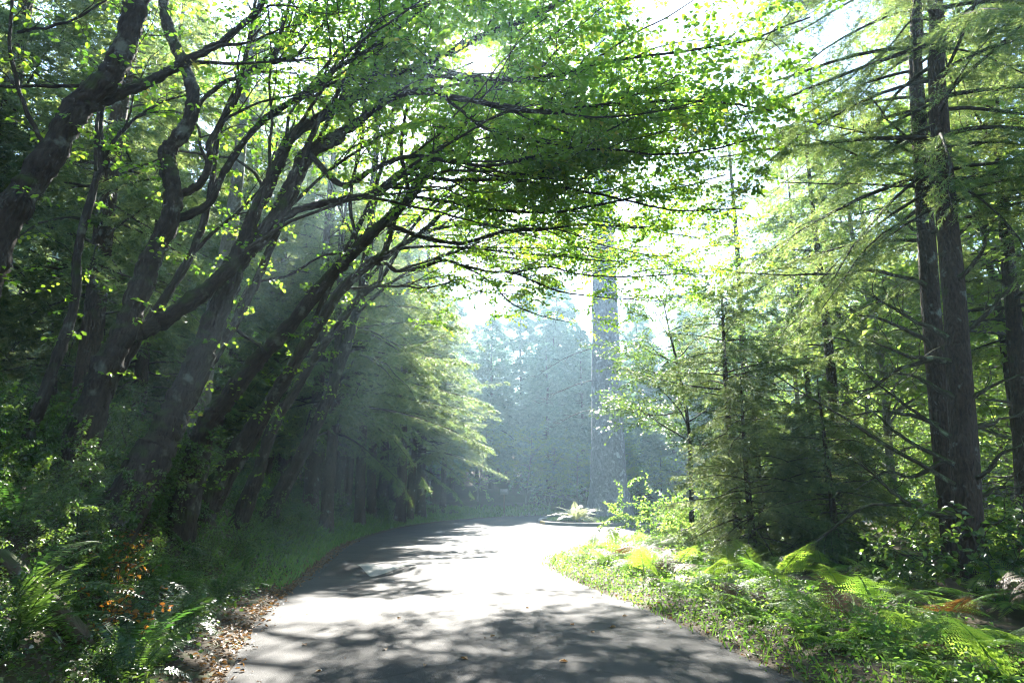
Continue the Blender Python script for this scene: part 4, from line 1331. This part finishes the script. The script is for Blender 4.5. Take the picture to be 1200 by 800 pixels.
lefty = lambda x, y: x < np.interp(y, LEFT[:, 1], LEFT[:, 0]) + .3
x, y, d = scatter(60000, -8, 0, 3.5, 24, lambda x, y, d: lefty(x, y) & (d > -.12) & (R.random(len(d)) < np.exp(-np.maximum(d - .22, 0) / .24) * np.where(d < 0, .25, 1)))
lm = MB()
z = np.maximum(ground_z(x, y), np.where(d < 0, .004, -1)) + R.uniform(.004, .03, len(x))
leaves(lm, np.stack([x, y, z], 1), np.column_stack([R.normal(0, 1, (len(x), 2)), R.normal(0, .15, len(x))]), np.array([0, 0, 1.]) + R.normal(0, .35, (len(x), 3)), R.uniform(.03, .075, len(x)), 0, None, .6, .12)
x, y, d = scatter(26000, 0, 8, 4, 20, lambda x, y, d: ~lefty(x, y) & (d > -.05) & (R.random(len(d)) < .5 * np.exp(-np.maximum(d - .1, 0) / .4)))
z = np.maximum(ground_z(x, y), np.where(d < 0, .004, -1)) + R.uniform(.004, .03, len(x))
leaves(lm, np.stack([x, y, z], 1), np.column_stack([R.normal(0, 1, (len(x), 2)), R.normal(0, .15, len(x))]), np.array([0, 0, 1.]) + R.normal(0, .35, (len(x), 3)), R.uniform(.025, .06, len(x)), 0, None, .6, .12)
x, y, d = scatter(22000, -6, 5, 4, 24, lambda x, y, d: (d < -.02) & (d > -2.6) & (R.random(len(d)) < .012 + .5 * np.exp(d / .14)))
leaves(lm, np.stack([x, y, np.full(len(x), .006)], 1), np.column_stack([R.normal(0, 1, (len(x), 2)), R.normal(.05, .1, len(x))]), np.array([0, 0, 1.]) + R.normal(0, .3, (len(x), 3)), R.uniform(.012, .04, len(x)), 0, None, .4, .15, True)
tag(lm.build('leaf_litter', M_LITTER), 'brown fallen leaves and twigs along both road edges', None, None, 'stuff')

gm = MB()
x2, y2, d2 = scatter(60000, -9, -1.5, 3.8, 13, lambda x, y, d: lefty(x, y) & (d > .55) & (d < 5))
leaves(gm, np.stack([x2, y2, ground_z(x2, y2) + R.uniform(0, .2, len(x2))], 1), np.column_stack([R.normal(0, 1, (len(x2), 2)), R.uniform(-.3, .6, len(x2))]), np.array([0, 0, 1.]) + R.normal(0, .5, (len(x2), 3)), R.uniform(.025, .06, len(x2)), 0, None, .6, .12, True)
x, y, d = scatter(90000, -9, 0, 4, 48, lambda x, y, d: lefty(x, y) & (d > .25) & (d < 4) & (R.random(len(d)) < np.where(y > 13, 1, .85) * np.where(d < .6, sm(.2, .8, d), 1)))
leaves(gm, np.stack([x, y, ground_z(x, y) + R.uniform(0, .16, len(x))], 1), np.column_stack([R.normal(0, 1, (len(x), 2)), R.uniform(-.2, .8, len(x))]), np.array([0, 0, 1.]) + R.normal(0, .6, (len(x), 3)), R.uniform(.04, .09, len(x)), 0, None, .6, .12, True)
tag(gm.build('ground_cover', M_SHRUB), 'low leafy plants carpeting the left bank', None, None, 'stuff')
gm = MB()
x, y, d = scatter(120000, 0, 9, 4, 26, lambda x, y, d: ~lefty(x, y) & (d > .08) & (d < 2.6) & (R.random(len(d)) < .8))
hgt = R.random(len(x)) ** 1.5 * .30 * sm(-.1, 1.0, d)
leaves(gm, np.stack([x, y, ground_z(x, y) + hgt], 1), np.column_stack([R.normal(0, 1, (len(x), 2)), R.uniform(-.3, .6, len(x))]), np.array([0, 0, 1.]) + R.normal(0, .6, (len(x), 3)), R.uniform(.025, .06, len(x)), 0, None, .65, .12, True)
tag(gm.build('ground_cover', M_FERN), 'low bright herbs fringing the right verge', None, None, 'stuff')
gm = MB()
x, y, d = scatter(60000, -8, 0, 10, 48, lambda x, y, d: lefty(x, y) & (d > .15) & (d < 2.2) & (y > 12) & (R.random(len(d)) < np.exp(-d / 1.0)))
blades(gm, x, y, ground_z(x, y), .16 + .1 * sm(.2, 1, d), .007)
x, y, d = scatter(30000, 0, 9, 4, 26, lambda x, y, d: ~lefty(x, y) & (d > -.10) & (d < 1.6) & (R.random(len(d)) < .5))
blades(gm, x, y, ground_z(x, y), .11, .005)
x, y, d = scatter(20000, -12, 20, 46, 60, lambda x, y, d: (d > .1) & (d < 3))
blades(gm, x, y, ground_z(x, y), .3, .02)
tag(gm.build('grass', M_GRASS), 'green grass tufts along the road edges', None, None, 'stuff')

# single fallen leaves on the asphalt
fl = MB()
leaves(fl, np.zeros((1, 3)), np.array([[1., 0, .05]]), np.array([[0, .1, 1.]]), .075, 0, np.array([.9]), .7, .2)
flm = fl.mesh('fallen_leaf', M_LITTER)
for (px, py) in [(355, 755), (370, 787), (470, 724), (500, 779), (540, 771), (668, 732), (697, 741), (722, 735), (697, 700), (620, 712), (735, 722), (450, 760), (580, 745), (655, 775)]:
    dy = (400 - py) / FPX
    t = CAM_Z / -(SP + CP * dy)
    o = bpy.data.objects.new('fallen_leaf', flm); COL.objects.link(o)
    o.location = ((px - 600) / FPX * t, t * (CP - SP * dy), .006); o.rotation_euler[2] = R.uniform(0, 6); s = R.uniform(.7, 1.2); o.scale = (s, s, s)
    tag(o, 'single curled brown leaf lying on the open asphalt', 'leaf', 'fallen leaves on the asphalt')

# ------------------------------------------------------------------ haze, sun, sky, camera
HAZE = .00125
hz = MB(); box(hz, (0, 50, 21.5), (250, 210, 49))
m, nt, out = mat('haze_air')
pv = node(nt, 'VolumePrincipled', Density=HAZE, Anisotropy=.6)
pv.inputs['Color'].default_value = (.55, .80, 1, 1)
nt.links.new(pv.outputs[0], out.inputs['Volume'])
tag(hz.build('haze', m, None, False), 'thin pale morning haze filling the forest', None, None, 'stuff')

w = bpy.data.worlds.new('World')
SC.world = w
w.use_nodes = True
nt = w.node_tree
sky = nt.nodes.new('ShaderNodeTexSky')
sky.sky_type = 'NISHITA'
sky.sun_disc = False
sky.sun_elevation = SUN_EL
sky.sun_rotation = SUN_AZ
sky.dust_density = .4
sky.ozone_density = 2.5
# the bright sun itself, part of the sky (small, so the lamp stays the real light)
tc = node(nt, 'TexCoord')
dt = node(nt, 'VectorMath', operation='DOT_PRODUCT')
nt.links.new(tc.outputs['Generated'], dt.inputs[0])
dt.inputs[1].default_value = tuple(SUN)
mr = node(nt, 'MapRange')
mr.inputs['From Min'].default_value = math.cos(math.radians(.75))
mr.inputs['From Max'].default_value = math.cos(math.radians(.55))
mr.inputs['To Max'].default_value = 1200
nt.links.new(dt.outputs['Value'], mr.inputs['Value'])
ad = node(nt, 'VectorMath', operation='ADD')
nt.links.new(sky.outputs[0], ad.inputs[0])
nt.links.new(mr.outputs[0], ad.inputs[1])
nt.links.new(ad.outputs[0], nt.nodes['Background'].inputs['Color'])
nt.nodes['Background'].inputs['Strength'].default_value = .10

sl = bpy.data.lights.new('sun_light', 'SUN')
sl.energy = 5.0
sl.angle = math.radians(.53)
sl.color = (1, .95, .86)
so = bpy.data.objects.new('sun_light', sl); COL.objects.link(so)
so.rotation_euler = Vector(SUN).to_track_quat('Z', 'Y').to_euler()

cam = bpy.data.cameras.new('camera')
cam.sensor_width = 36
cam.lens = 24
cam.clip_end = 4000
co = bpy.data.objects.new('camera', cam); COL.objects.link(co)
co.location = (0, 0, CAM_Z)
co.rotation_euler = (PI / 2 + PITCH, 0, 0)
SC.camera = co

SC.view_settings.view_transform = 'Standard'
SC.view_settings.look = 'None'
SC.view_settings.gamma = 1
SC.view_settings.exposure = 2.92
SC.cycles.use_denoising = True
SC.cycles.filter_width = 1.15
SC.cycles.adaptive_threshold = .006
SC.cycles.max_bounces = 8
SC.cycles.diffuse_bounces = 4
SC.cycles.glossy_bounces = 2
SC.cycles.transmission_bounces = 4
SC.cycles.volume_bounces = 1
SC.cycles.caustics_reflective = False
SC.cycles.caustics_refractive = False
SC.cycles.sample_clamp_indirect = 6
